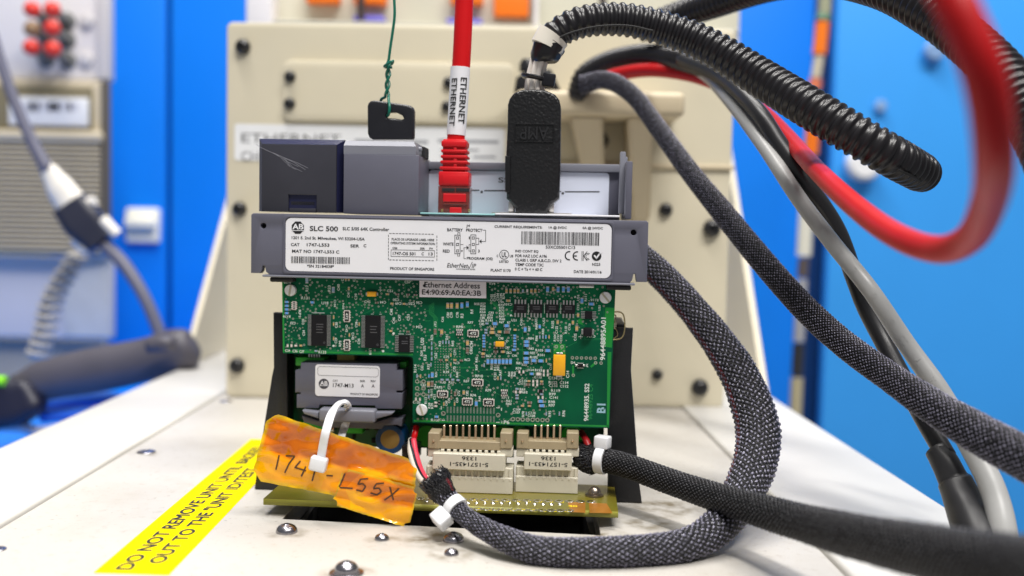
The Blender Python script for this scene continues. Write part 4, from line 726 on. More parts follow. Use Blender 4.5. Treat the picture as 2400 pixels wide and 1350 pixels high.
for s, x0, x1, yc, h, r in (('R17', 428, 465, 200, 85, 90), ('R23', 722, 758, 205, 85, 90), ('C40', 845, 880, 190, 85, 90), ('C41', 978, 1010, 285, 75, 90), ('C39', 1075, 1108, 312, 85, 90), ('C57', 1732, 1815, 118, 35, 0), ('C51', 1503, 1578, 235, 35, 0), ('C45', 1203, 1283, 378, 35, 0), ('C44', 1408, 1490, 385, 35, 180), ('C50', 1580, 1662, 352, 35, 180), ('C49', 1610, 1693, 400, 35, 180), ('C55', 1785, 1868, 402, 35, 180), ('R131', 370, 480, 328, 38, 0), ('U18', 638, 730, 395, 38, 0), ('C144', 800, 830, 400, 95, -90), ('RP4', 915, 940, 435, 80, 90), ('RP1', 335, 368, 530, 90, -90), ('R129', 132, 230, 570, 35, 180), ('C33', 228, 298, 660, 35, 180), ('C25', 380, 410, 642, 75, 90), ('C24', 388, 420, 790, 75, 90), ('C30', 818, 850, 685, 75, 90), ('C29', 812, 845, 890, 75, 90), ('C142', 955, 985, 730, 95, -90), ('C145', 1035, 1068, 830, 95, -90), ('C38', 1082, 1112, 680, 75, 90), ('C35', 1115, 1148, 900, 75, 90), ('RP3', 868, 900, 930, 75, 90), ('C48', 1540, 1578, 512, 85, 90), ('C46', 1572, 1608, 625, 85, 90), ('C47', 1648, 1685, 590, 85, 90), ('C53', 1765, 1800, 585, 85, 90), ('U19', 1262, 1298, 1035, 85, -90), ('R133', 598, 700, 1042, 38, 0), ('C34', 158, 225, 1022, 35, 0), ('C36', 255, 322, 1028, 35, 0), ('C37', 345, 412, 1035, 35, 0), ('R120', 140, 235, 78, 35, 180), ('R132', 140, 235, 122, 35, 180), ('C4', 900, 932, 80, 55, 90), ('C4', 1052, 1084, 85, 55, 90)):
    u0, v_ = E(x0, yc); u1, _ = E(x1, yc); TX.append((s, u0, u1, v_, h/5.624, r))
for s, u0, u1, v_, h, r in TX:
    pr.T(s, u0, u1, v_, h, r, bold=0.02); comps.append((u0, v_-h/2, u1, v_+h/2)) if (u1-u0)*h < 900 else comps.append((u0-1, v_-h/2, u1+1, v_+h/2))
for a in ((1162.8, 955, 1171, 956.6), (1162.5, 989, 1171, 990.6), (1035, 984.5, 1043, 986), (1033.5, 952, 1035, 960)): pr.rect(*a)
for u, v, s in ((1188, 799, 6), (1361, 789, 7), (1316.6, 887.6, 7), (891.5, 680, 6)): pr.line([(u-s*.7, v), (u+s*.7, v)], 1.1); pr.line([(u, v-s*.7), (u, v+s*.7)], 1.1)
for u, v, r in ((781.6, 810.6, 2.6), (898, 823, 2.8), (922.5, 781.4, 2.8), (1197.5, 739, 2.4), (1242, 747, 2.2), (1348, 696, 2.2), (1312, 701, 2.2), (1392.6, 749.6, 2.4)): pr.disc(u, v, r, n=10)
for p_ in ([(1353, 851), (1367, 851.3)], [(1353, 862.4), (1367, 862.7)], [(731, 733), (760, 733.6)], [(870, 736), (875, 736)], [(890, 736.5), (894, 736.5)], [(934, 782.6), (946, 782.8)], [(951, 783), (963, 783.2)], [(1238.6, 712), (1238.6, 733)], [(1276, 713), (1276, 734)], [(1314, 713), (1314, 735)]): pr.line(p_, 1.3)
pr.put('silkscreen', [M_silk], pcb)
pr = Print(M, YC-0.045); pr.T('B1', 1399, 1419, 957, 22, 90, bold=0.03); pr.put('ink_stamp', [mat('ink_pale_blue', (0.30, 0.52, 0.62), 0.5)], pcb)
pr = Print(M, YC-0.018); pr.T('96448925 C4', 1379, 1389, 942, 84, 90); pr.put('etched_number', [M_trace], pcb)
# vias and traces
pr = Print(M, YC-0.035); rr = random.Random(11); vi = []
def inb(u, v):
    if v > 1000: return False
    if u < 972: return 664 < u and 655 < v < 822
    return 972 < u < 1424 and 655 < v < 984
def via(u, v, r):
    pr.ring(u, v, r, r*0.45, 0, 9); pr.disc(u, v, r*0.46, 1, 7); vi.append((u, v))
tries = 0
while len(vi) < 640 and tries < 9000:
    tries += 1; u = rr.uniform(665, 1424); v = rr.uniform(655, 984)
    if not inb(u, v) or busy(u, v): continue
    if u > 1330 and v > 790: continue
    if 1000 < u < 1150 and 695 < v < 760: continue
    if u > 1290 and v > 895 and u > 1300: continue
    if any((u-a)**2+(v-b)**2 < 42 for a, b in vi): continue
    if 1000 < u < 1095 and 820 < v < 890: continue
    via(u, v, rr.choice((2.5, 2.5, 2.3, 1.5, 1.4)))
for i in range(10):             # ball grid under the processor
    for j in range(13):
        u, v = 1020+i*6.4, 805+j*6.2
        if not busy(u, v): via(u, v, 1.35)
tag(pr.put('vias', [M_viam, M_dark], pcb), kind='stuff')
pr = Print(M, YC-0.015); rr = random.Random(5)
for i in range(150):
    u, v = rr.choice(vi); pts = [(u, v)]; dr = rr.choice(((1, 0), (0, 1), (1, 1), (1, -1), (-1, 1)))
    for j in range(rr.choice((1, 2, 3))):
        l = rr.uniform(8, 36); u += dr[0]*l; v += dr[1]*l*(0.5 if dr[0] and dr[1] else 1)
        if not inb(u, v): break
        pts.append((u, v)); dr = rr.choice(((1, 0), (0, 1), (dr[0], dr[1])))
    if len(pts) > 1: pr.line(pts, rr.choice((0.7, 0.7, 1.0)))
for i in range(7): pr.line([(1142+i*3.4, 701+i*1.2), (1165+i*2.0, 722+i*2), (1165+i*2, 728+i*2.2), (1200, 728+i*2.2)], 0.8); pr.line([(1006+i*1.8, 715-i), (1006+i*1.8, 735), (1016+i*1.6, 745), (1016+i*1.6, 790)], 0.8)
for i in range(5): pr.line([(1060, 770-i*1.6), (1105, 769-i*1.6)], 0.7); pr.line([(690, 824-i*1.3), (930-i*9, 829.4-i*1.3)], 0.8)
for i in range(14): pr.line([(1120+i*6, 905+rr.uniform(-6, 6)), (1120+i*6, 950-rr.uniform(0, 40))], 0.7)
tag(pr.put('traces', [M_trace], pcb), kind='stuff')
# wire loops at the right edge of the board
M_wire = mat('tinned_wire', (0.42, 0.33, 0.17), 0.35, 0.8)
for a in ([(1432, 733, YC+2, 3.4), (1450, 731, YC+2, 3.4), (1462, 740, YC+2, 3.4), (1464, 772, YC+2, 3.4), (1456, 792, YC+2, 3.4), (1434, 797, YC+2, 3.4)], [(1432, 735, YC+7, 3), (1443, 740, YC+7, 3), (1440, 756, YC+7, 3), (1432, 766, YC+7, 3), (1443, 772, YC+7, 3), (1447, 786, YC+7, 3), (1434, 796, YC+7, 3)]):
    bm = NB(); sweep(bm, ctrl(M, a), 0.5, 8); sub('wire_loop', bm, M_wire, 3.2)

# ------------------------------------------------------------------ rear board, pins, capacitor
rb = bpy.data.objects.new('rear_board', None); COL.objects.link(rb); rb.parent = ctl; rb.matrix_parent_inverse = Matrix.Translation(-Vector(ctl['_l'])); rb['_l'] = (0, 0, 0)
YR = 23.0
M_pcbd = mat('solder_mask_rear', (0.001, 0.10, 0.035), 0.4, var=0.3, vscale=60)
bm = NB(); plate(bm, [XZ(M, YR, [(676, 600), (1424, 610), (1414, 1078), (1356, 1077), (1356, 1058), (1204, 1055), (1204, 1072), (1000, 1068), (1000, 1050), (676, 1044)])], YR, YR+1.6); obj('board', bm, M_pcbd, rb)
M_gbr = mat('socket_green', (0.03, 0.42, 0.03), 0.4)
for a in ((692, 838, 760, 858), (924, 848, 952, 862), (696, 990, 770, 1016), (800, 1000, 850, 1016)): mbox('socket', YR-9, YR-0.1, *a, M_gbr, rb, 0.3)
mbox('yellow_tag', YR-7.5, YR-0.2, 790, 820, 830, 845, mat('tag_yellow', (0.55, 0.43, 0.12), 0.5), rb, 0.2)
for i in range(5): mbox('pin', YR-8, YR-0.3, 723+i*6, 826, 726+i*6, 846, M_tin, rb, 0.1)
for u in (1001, 1180, 1218, 1340):
    c = M.y(u, 1022, YR-0.4); bm = NB(); lathe(bm, [(4.2, 0), (4.2, 0.3), (0, 0.3)], c, (0, -1, 0), 24); obj('copper_pad', bm, M_gbr, rb)
for i in range(26): mbox('part', YR-rr.uniform(1, 4), YR-0.35, *(lambda u, v, w_, h_: (u, v, u+w_, v+h_))(rr.uniform(700, 960), rr.uniform(990, 1030), rr.uniform(6, 16), rr.uniform(5, 14)), rr.choice((M_chip, M_rt, M_tin, M_chip)), rb, 0.1)
cp = M.y(914, 1030, 12); bm = NB(); lathe(bm, [(0, 0), (3.6, 0), (3.7, -0.05)], cp, (0, -1, 0), 28, 1); lathe(bm, [(3.7, -0.05), (4.4, 0.05), (5.6, 0), (5.8, -0.8), (5.8, -10.5), (0, -10.5)], cp, (0, -1, 0), 28, 0)
obj('capacitor', bm, [mat('capacitor_blue', (0.006, 0.055, 0.17), 0.3), mat('capacitor_end', (0.30, 0.18, 0.05), 0.5)], rb, smooth=0.6)
# ================================================================== plug-in memory module
mm = thing('memory_module', M.y(818, 1000, 10), M, 'small grey plug-in memory module with white label below the circuit board', 'module')
YM = 6.5
bm = NB(); plate(bm, [XZ(M, YM, [(705, 850), (930, 853), (930, 868), (944, 868), (943.5, 916), (929, 916), (929, 920.5), (944, 921), (941, 959), (880, 958), (878, 951), (750, 949), (746, 957), (695, 956), (695, 924.5), (704, 924.5), (704, 920), (691.5, 920), (691.5, 868), (704, 865)])], YM, YM+11, 0.35); obj('body', bm, M_gpl if False else M_gp, mm, smooth=0.5)
bm = NB(); q = R4(M, YM, 738, 855.5, 891, 930); plate(bm, [rrect(*q, 1.2)], YM-0.2, YM-0.03); ml = obj('module_label', bm, M_label, mm)
pr = Print(M, YM-0.27); c = [(743.5+r_[0]*0, 0) for r_ in ((0, 0),)]
q = R4(M, YM, 744, 860.5, 888, 881.5); rp = rrect(*q, 1.0)
for (xa, za), (xb, zb) in zip(rp, rp[1:]+rp[:1]):
    d = Vector((xb-xa, 0, zb-za))
    if d.length < 1e-5: continue
    d.normalize(); n_ = Vector((-d.z, 0, d.x))*0.06; a, b = Vector((xa, YM-0.27, za)), Vector((xb, YM-0.27, zb)); f = pr.bm.faces.new([pr.bm.verts.new(t) for t in (a-n_, b-n_, b+n_, a+n_)]); f.material_index = 1
pr.disc(759, 899.5, 12.2, 1, 24)
for s, u0, u1, v, h in (('CAT', 780, 792, 892.4, 4.8), ('1747-M13', 780, 829, 903.4, 9.6), ('SER', 843.5, 856, 893.2, 4.8), ('A', 846.4, 853, 904.2, 8), ('REV', 869, 880.6, 893.4, 4.8), ('A', 871, 878, 904.6, 8), ('PRODUCT OF SINGAPORE', 821, 886, 924, 4.8)): pr.T(s, u0, u1, v, h, bold=0.012)
pr.put('lettering', [M_ink, mat('ink_soft', (0.06, 0.06, 0.075), 0.5)], ml)
pr = Print(M, YM-0.33); pr.T('AB', 750, 768, 898, 10, bold=0.02); pr.rect(748.5, 903.4, 769.5, 904.6); pr.put('emblem', [M_label], ml)
bm = NB(); q = R4(M, 0.5, 746, 960, 879, 991); box(bm, q[0], q[1], 0.5, YM-0.1, q[2], q[3], 0.9, 3); obj('handle', bm, M_gpl, mm, smooth=0.6)
for pts in ([(708, 962), (746, 967), (746, 981), (712, 970)], [(879, 967), (922, 967), (918, 972), (879, 983)]):
    bm = NB(); plate(bm, [XZ(M, 3, pts)], 3.0, YM+2, 0.4); obj('handle_wing', bm, M_gpl, mm, smooth=0.6)
bm = NB(); plate(bm, [XZ(M, 9, [(707, 974), (746, 986), (880, 990), (918, 978), (944, 980), (941, 1000), (930, 996), (900, 998), (895, 1006), (760, 1002), (712, 990)])], 9, 17, 0.3); obj('foot', bm, M_gp, mm, smooth=0.5)

# ================================================================== backplane board with its two edge connectors
M_olv = mat('backplane_olive', (0.135, 0.125, 0.012), 0.3, var=0.3, vscale=60, coat=0.3, col2=(0.20, 0.15, 0.015)); M_olve = mat('backplane_edge', (0.30, 0.29, 0.05), 0.45); M_cop = mat('copper_bare', (0.42, 0.17, 0.02), 0.32, 0.3, var=0.25, vscale=120)
M_solder = mat('solder', (0.66, 0.64, 0.60), 0.22, 1.0); M_ylp = mat('print_yellow', (0.75, 0.55, 0.01), 0.5)
M_con = mat('connector_cream', (0.64, 0.60, 0.49), 0.5, var=0.06, vscale=80, bump=0.1, bscale=3000); M_con_shade = mat('connector_tan_shaded', (0.36, 0.29, 0.18), 0.5, var=0.1, vscale=100); M_pin = mat('gold_pin', (0.62, 0.47, 0.32), 0.3, 0.85)  # tan of ears and shroud is darkened in colour for their shade
bp = thing('backplane_board', M.y(1040, 1200, 0), M, 'olive backplane board lying across the slot with two cream edge connectors', 'board')
ZB = 6.0
ya = M.z(640, 1163, ZB); yb = M.z(1450, 1206, ZB); YBF = (ya.y+yb.y)/2; bx0 = M.z(626, 1161, ZB).x; bx1 = yb.x; YBR = YBF+36
bm = NB(); plate(bm, [[(bx0, YBF), (bx1, YBF), (bx1, YBR), (bx0, YBR)]], ZB-2.2, ZB, 0, axis='z')
o = obj('board', bm, [M_olv, M_olve], bp)
for p_ in o.data.polygons:
    if abs(p_.normal.z) < 0.5: p_.material_index = 1
def onb(u, v, dz=0.04): return M.z(u, v, ZB+dz)
bm = NB()
for pts in ([(1330, 1176), (1372, 1178), (1372, 1202), (1338, 1200)], [(1380, 1178), (1422, 1180), (1436, 1203), (1382, 1202)]):
    bm.faces.new([bm.verts.new(onb(u, v, 0.03)) for u, v in pts])
obj('copper_area', bm, M_cop, bp)
bm = NB(); rr = random.Random(3)
for row, (v0, n0) in enumerate(((1168, 17), (1190, 14))):
    for i in range(n0):
        u = (985 if row == 0 else 1055)+i*(25 if row == 0 else 21.5); v = v0+(u-980)*0.019; c = onb(u, v)
        lathe(bm, [(1.7, 0.0), (1.5, 0.12), (0.9, 0.12)], c, (0, 0, 1), 14)
obj('pad_ring', bm, M_solder, bp, smooth=0.5)
for i in range(17):
    u = 1000+i*19.5; v = 1176+(u-1000)*0.019+rr.uniform(-1.5, 1.5); c = onb(u, v); bm = NB(); r = rr.uniform(0.6, 1.0); lathe(bm, [(r, 0), (r*0.8, 0.25), (r*0.35, 0.5), (0, 0.7)], c, (0, 0, 1), 12); obj('solder_joint', bm, M_solder, bp, smooth=3.2)
bm = NB()
for i, s in enumerate(('S17', 'S18', 'S19', 'S20', 'S21', 'S22', 'S23', 'S24', 'S25', 'S26')):
    for v0, off in ((1170, 0), (1191, 10)):
        u = 1088+i*25.5+off; c = onb(u, v0+(u-1000)*0.019, 0.07); text(bm, s, lambda a, b: Vector((c.x+a, c.y+b, c.z)), 1.1, 2.9, 90, 0, 0.03)
c = onb(1342, 1186, 0.07); text(bm, '40', lambda a, b: Vector((c.x+a, c.y+b, c.z)), 3.4, 2.4, 0, 0, 0.03)
obj('board_print', bm, M_ylp, bp)
c = onb(1393, 1162, 0.0); bm = NB(); lathe(bm, [(3.4, 0.05), (3.4, 0.7), (2.3, 0.8), (2.3, 1.6), (1.9, 2.6), (1.2, 3.2), (0.7, 3.2), (0.6, 2.4), (0, 2.4)], c, (0, 0, 1), 24); obj('screw', bm, mat('screw_brown', (0.30, 0.25, 0.21), 0.35, 1.0), bp, smooth=0.6)
def edge_connector(lab, cu0, cu1, lu0, lu1, pins_u, su0, su1, num, teeth_skip):
    YK = M.z((cu0+cu1)/2, 1156, ZB).y
    g = bpy.data.objects.new('edge_connector', None); COL.objects.link(g); g.parent = bp; g.matrix_parent_inverse = Matrix.Translation(-Vector(bp['_l'])); g['_l'] = (0, 0, 0); g['label'] = lab
    def P_(nm, y0, y1, u0, v0, u1, v1, mt, r=0.25):
        dv = ((u0+u1)/2-1000)*0.0; x0, x1, z0, z1 = R4(M, y0, u0, v0+dv, u1, v1+dv); bm = NB(); box(bm, x0, x1, y0, y1, z0, z1, r, 1); return bm, (x0, x1, z0, z1)
    bm, q = P_('comb', YK, YK+11, cu0, 1117, cu1, 1155, M_con); x0, x1, z0, z1 = q; z0 = ZB+0.05
    bm = NB(); box(bm, x0, x1, YK, YK+11, z0, z1, 0.25, 1); obj('lower_body', bm, M_con, g, smooth=0.5)
    k = M.k(cu0, 1100, YK); ztop = M.y((cu0+cu1)/2, 1096, YK).z; n = int((cu1-cu0)/14.8)
    bm = NB(); box(bm, x0, x1, YK+0.9, YK+10, z1+0.02, ztop, 0.2, 1)
    obj('upper_body', bm, M_con, g, smooth=0.5)
    for i in range(n+1):
        xc = x0+0.9+(x1-x0-1.8)*i/n
        bm = NB(); box(bm, xc-0.45, xc+0.45, YK+0.25, YK+0.95, z1-0.3, ztop-0.05, 0.12, 1); box(bm, xc-0.35, xc+0.35, YK-0.12, YK+0.5, z1-1.2, z1-0.32, 0.1, 1); obj('tooth', bm, M_con, g)
    lx0, lx1, lz0, lz1 = R4(M, YK-1.5, lu0, 1064, lu1, 1103); bm = NB(); box(bm, lx0, lx1, YK-1.5, YK+9, lz0, lz1, 0.3, 1); obj('label_block', bm, M_con, g, smooth=0.5)
    pr = Print(M, YK-1.56); uc = (lu0+lu1)/2; pr.T('1336', uc-16, uc+18, 1074.5, 9.5, 180, bold=0.014); pr.T(num, uc-(44 if lu1-lu0 > 140 else 44), uc+46, 1088.5, 9.5, 180, bold=0.014); pr.put('lettering', [M_ink], g)
    ux0, ux1, uz0, uz1 = R4(M, YK+1, su0, 1054, su1, 1066); m0, m1, mz0, mz1 = R4(M, YK+1, su0+24, 1036, su1-26, 1054)
    bm = NB(); box(bm, m0, m1, YK+1, YK+9, mz0, mz1+0.3, 0.2, 1); obj('shroud', bm, M_con_shade, g)
    for i in range(int((su1-su0-48)/14.7)):
        xc = m0+1.6+i*14.7*k; bm = NB(); box(bm, xc-0.65, xc+0.65, YK+0.2, YK+1.9, mz0-2.0, mz0-0.02, 0.15, 1); obj('tooth', bm, M_con, g)
    for a, b in ((su0, su0+27), (su1-28, su1)):
        e0, e1, ez0, ez1 = R4(M, YK+0.5, a, 1014, b, 1052); bm = NB(); box(bm, e0, e1, YK+0.5, YK+9, ez0, ez1, 0.3, 1); obj('ear', bm, M_con_shade, g)
        bm = NB(); lathe(bm, [(0.45, 0), (0.45, 0.5), (0, 0.7)], ((e0+e1)/2, YK+0.5, (ez0+ez1)/2), (0, -1, 0), 10); obj('stud', bm, M_pin, g)
        e0, e1, ez0, ez1 = R4(M, YK+0.5, a-1, 1053, b+1, 1072); bm = NB(); box(bm, e0, e1, YK+1.2, YK+9, ez0, ez1, 0.3, 1); obj('end_block', bm, M_con, g)
    for u in pins_u:
        a0, a1, z0_, z1_ = R4(M, YK+5, u-2.6, 996, u+2.6, 1040); bm = NB(); box(bm, a0, a1, YK+4.6, YK+5.4, z0_, z1_, 0.15, 1); obj('pin', bm, M_pin, g)
edge_connector('long cream edge connector marked 5-1571435-1', 997, 1201, 1013, 1184, [1041+14.75*i for i in range(9)], 1003, 1200, '5-1571435-1', 0)
edge_connector('short cream edge connector marked 5-1571433-1', 1208, 1354, 1228, 1340, [1254+14.7*i for i in range(5)], 1211, 1356, '5-1571433-1', 0)

# ================================================================== black card guides
M_guide = mat('guide_black', (0.012, 0.012, 0.014), 0.45, bump=0.3, bscale=1200, var=0.3, vscale=60)
for lab, pts, ribs in (('black plastic card guide left of the circuit board', [(640, 733), (672, 734), (676, 1158), (596, 1156), (601, 1108), (637, 880), (641, 862)], (664, 668)), ('black plastic card guide right of the circuit board', [(1424, 768), (1484, 770), (1479, 866), (1486, 960), (1497, 1120), (1504, 1203), (1424, 1194)], (1452, 1456))):
    g = thing('card_guide', M.y((pts[0][0]+pts[1][0])/2, 1190, 14), M, lab, 'guide', 'card guides')
    q = XZ(M, 12, pts); zmin = 0.35; q = [(a, max(b, zmin)) if b > 6 else (a, zmin) for a, b in q]
    bm = NB(); plate(bm, [q], 12, 16, 0.5); obj('flange', bm, M_guide, g, smooth=0.5)
    a = M.y(ribs[0], 900, 14).x; b = M.y(ribs[0], 760, 14).z
    bm = NB(); box(bm, a-1.6, a+1.6, 16.02, 44, zmin, b, 0.4, 1); obj('channel', bm, M_guide, g, smooth=0.5)

# ================================================================== yellow sticker on the bench
M_yel = mat('sticker_yellow', (0.88, 0.70, 0.0), 0.6, spec=0.03, var=0.04, vscale=40)
a = W.z(220, 1343, 0); b = W.z(588, 1030, 0); c = W.z(401, 1343, 0); d = W.z(594, 1139, 0)
dr = (d-c)/(d.y-c.y); cr = c+dr*(a.y-1.0-c.y); dd = c+dr*(b.y-c.y)
ws = thing('warning_sticker', ((a.x+c.x)/2, (a.y+b.y)/2, 0), W, 'long yellow warning sticker on the bench left of the slot', 'sticker')
bm = NB(); plate(bm, [[(a.x, a.y), (cr.x, cr.y), (dd.x, dd.y), (b.x, b.y)]], 0.05, 0.22, 0, axis='z'); obj('sheet', bm, M_yel, ws)
bm = NB()
def tline(parts, utop, ubase, vv):
    for s, p0, p1 in parts:
        xa = W.z(utop[0], utop[1], 0).x; xb = W.z(ubase[0], ubase[1], 0).x
        y0 = p0 if isinstance(p0, float) else W.z(*p0, 0).y; y1 = p1 if isinstance(p1, float) else W.z(*p1, 0).y
        xc = (xa+xb)/2; yc = (y0+y1)/2
        for i_, (ox, oy) in enumerate(((0, 0), (0.16, 0.12), (-0.16, -0.12), (0.12, -0.16), (-0.12, 0.16))): text(bm, s, lambda r, u_: Vector((xc-u_+ox, yc+r+oy, 0.30+i_*0.012)), abs(y1-y0), abs(xb-xa), 0, 0, 0.0)
ye = W.z(566, 1094, 0).y; yl = (ye-W.z(288, 1337, 0).y)/24
tline([('DO NOT REMOVE UNIT UNTIL', (288, 1337), (566, 1094)), ('BACKED', ye+yl*0.9, ye+yl*6.9)], (270, 1336), (307, 1337), 0)
ye = W.z(538, 1156, 0).y; yl = (ye-W.z(362, 1322, 0).y)/16
tline([('OUT TO THE "UNIT', (362, 1322), (538, 1156)), ('ID/TEST', ye+yl*0.9, ye+yl*7.6)], (348, 1318), (384, 1320), 0)
obj('lettering', bm, M_ink, ws)

# ================================================================== amber tag with its tie
def kapton():                   # amber film folded over a card: more layers = deeper orange, single film at the rim = yellow
    m = mat('amber_film', (0.80, 0.30, 0.01), 0.22, coat=0.8, spec=0.2); m.node_tree.nodes['Principled BSDF'].inputs['Coat Roughness'].default_value = 0.06; nt = m.node_tree; b = nt.nodes['Principled BSDF']; tc = nt.nodes.new('ShaderNodeTexCoord'); L_ = nt.links
    def mth(op, a, c=None, d=None):
        n = nt.nodes.new('ShaderNodeMath'); n.operation = op
        for i, x in enumerate((a, c, d)):
            if x is None: continue
            if isinstance(x, (int, float)): n.inputs[i].default_value = x
            else: L_.new(x, n.inputs[i])
        return n.outputs[0]
    uv = nt.nodes.new('ShaderNodeUVMap'); sp = nt.nodes.new('ShaderNodeSeparateXYZ'); L_.new(uv.outputs[0], sp.inputs[0])
    n = nt.nodes.new('ShaderNodeTexNoise'); n.inputs['Scale'].default_value = 75; n.inputs['Detail'].default_value = 3; L_.new(tc.outputs['Object'], n.inputs['Vector'])
    v = nt.nodes.new('ShaderNodeTexVoronoi'); v.inputs['Scale'].default_value = 70; L_.new(tc.outputs['Object'], v.inputs['Vector']); s = nt.nodes.new('ShaderNodeSeparateColor'); L_.new(v.outputs['Color'], s.inputs[0])
    t = mth('MULTIPLY_ADD', n.outputs['Fac'], 0.5, mth('ADD', sp.outputs[1], -0.25))
    up = nt.nodes.new('ShaderNodeMapRange'); up.inputs['From Min'].default_value = 0.44; up.inputs['From Max'].default_value = 0.52; L_.new(t, up.inputs['Value'])
    f = mth('ADD', mth('MULTIPLY', up.outputs['Result'], 0.36), mth('ADD', mth('MULTIPLY', s.outputs[0], 0.16), mth('MULTIPLY', n.outputs['Fac'], 0.42)))
    r = nt.nodes.new('ShaderNodeValToRGB'); e = r.color_ramp.elements; e[0].position = 0.15; e[0].color = (0.44, 0.075, 0.0, 1); e[1].position = 0.80; e[1].color = (1.0, 0.50, 0.0, 1); k = e.new(0.45); k.color = (0.90, 0.26, 0.0, 1); L_.new(f, r.inputs['Fac'])
    ed = mth('MINIMUM', mth('MINIMUM', sp.outputs[0], mth('SUBTRACT', 1.0, sp.outputs[0])), mth('MULTIPLY', mth('MINIMUM', sp.outputs[1], mth('SUBTRACT', 1.0, sp.outputs[1])), 0.36))
    rim = nt.nodes.new('ShaderNodeMapRange'); rim.inputs['From Min'].default_value = 0.012; rim.inputs['From Max'].default_value = 0.034; L_.new(mth('MULTIPLY_ADD', n.outputs['Fac'], 0.012, ed), rim.inputs['Value'])
    x = nt.nodes.new('ShaderNodeMix'); x.data_type = 'RGBA'; L_.new(rim.outputs['Result'], x.inputs[0]); x.inputs[6].default_value = (0.70, 0.42, 0.006, 1); L_.new(r.outputs['Color'], x.inputs[7]); L_.new(x.outputs[2], b.inputs['Base Color'])
    n2 = nt.nodes.new('ShaderNodeTexNoise'); n2.inputs['Scale'].default_value = 190; n2.inputs['Detail'].default_value = 4; n2.noise_type = 'RIDGED_MULTIFRACTAL'
    bpn = nt.nodes.new('ShaderNodeBump'); bpn.inputs['Strength'].default_value = 0.8; bpn.inputs['Distance'].default_value = 0.0007
    L_.new(tc.outputs['Object'], n2.inputs['Vector']); L_.new(n2.outputs['Fac'], bpn.inputs['Height']); L_.new(bpn.outputs['Normal'], b.inputs['Normal']); L_.new(bpn.outputs['Normal'], b.inputs['Coat Normal'])
    return m
M_kap = kapton(); M_kapt = mat('amber_film_single', (0.62, 0.42, 0.02), 0.15, coat=0.8, var=0.2, vscale=90)
YT = YBF-7.0
def ytag(u, v):
    p = Vector((u/46.0, v/46.0, 3.1)); a = noise.noise(p)*1.3; r = abs(noise.noise(Vector((u/70.0, v/32.0, 9.0))))*2.2
    return YT - 1.2 - a - r + 0.9 + (v-1050)*0.012 - max(0, (u-900))*0.01
tg = thing('amber_tag', M.y(790, 1235, YT), M, 'crumpled amber film tag with handwritten number hanging in front of the module', 'tag')
def sheet(nm, TL, TR, BR, BL, dy, mt, seed, th=0.9, rag=1.2):
    nu, nv = 64, 30; bm = NB(); F, Bk = [], []
    for j in range(nv+1):
        f, bk_ = [], []
        for i in range(nu+1):
            s, t = i/nu, j/nv
            u = (TL[0]*(1-s)+TR[0]*s)*(1-t)+(BL[0]*(1-s)+BR[0]*s)*t; v = (TL[1]*(1-s)+TR[1]*s)*(1-t)+(BL[1]*(1-s)+BR[1]*s)*t
            es = max(0, 1-min(s, 1-s)*14); et = max(0, 1-min(t, 1-t)*8)
            u += (noise.noise(Vector((s*3, t*9, seed)))*rag*2)*es; v += (noise.noise(Vector((s*14, t*3, seed+5)))*rag*1.6)*et
            cs = (max(0, 1-min(s, 1-s)*16)*max(0, 1-min(t, 1-t)*7)); sg = 1 if s < 0.5 else -1; tg_ = 1 if t < 0.5 else -1
            u += sg*cs*14; v += tg_*cs*10
            y = ytag(u, v)+dy; f.append(bm.verts.new(M.y(u, v, y))); bk_.append(bm.verts.new(M.y(u, v, y+th*(1-0.8*max(es, et)))))
        F.append(f); Bk.append(bk_)
    uvl = bm.loops.layers.uv.verify()
    for G in (F, Bk):
        for j in range(nv):
            for i in range(nu):
                fc = bm.faces.new((G[j][i], G[j][i+1], G[j+1][i+1], G[j+1][i]))
                for l, q in zip(fc.loops, ((i, j), (i+1, j), (i+1, j+1), (i, j+1))): l[uvl].uv = (q[0]/nu, q[1]/nv)
    for j in range(nv): bm.faces.new((F[j][0], F[j+1][0], Bk[j+1][0], Bk[j][0])); bm.faces.new((F[j][nu], F[j+1][nu], Bk[j+1][nu], Bk[j][nu]))
    for i in range(nu): bm.faces.new((F[0][i], F[0][i+1], Bk[0][i+1], Bk[0][i])); bm.faces.new((F[nv][i], F[nv][i+1], Bk[nv][i+1], Bk[nv][i]))
    return obj(nm, bm, mt, tg, smooth=0.6)
sheet('folded_film', (630, 964), (979, 1082), (966, 1196), (588, 1124), 0, M_kap, 1.0)
sheet('film_flap', (806, 1096), (981, 1144), (958, 1238), (778, 1182), -0.9, M_kap, 7.0, 0.5)
bm = NB()
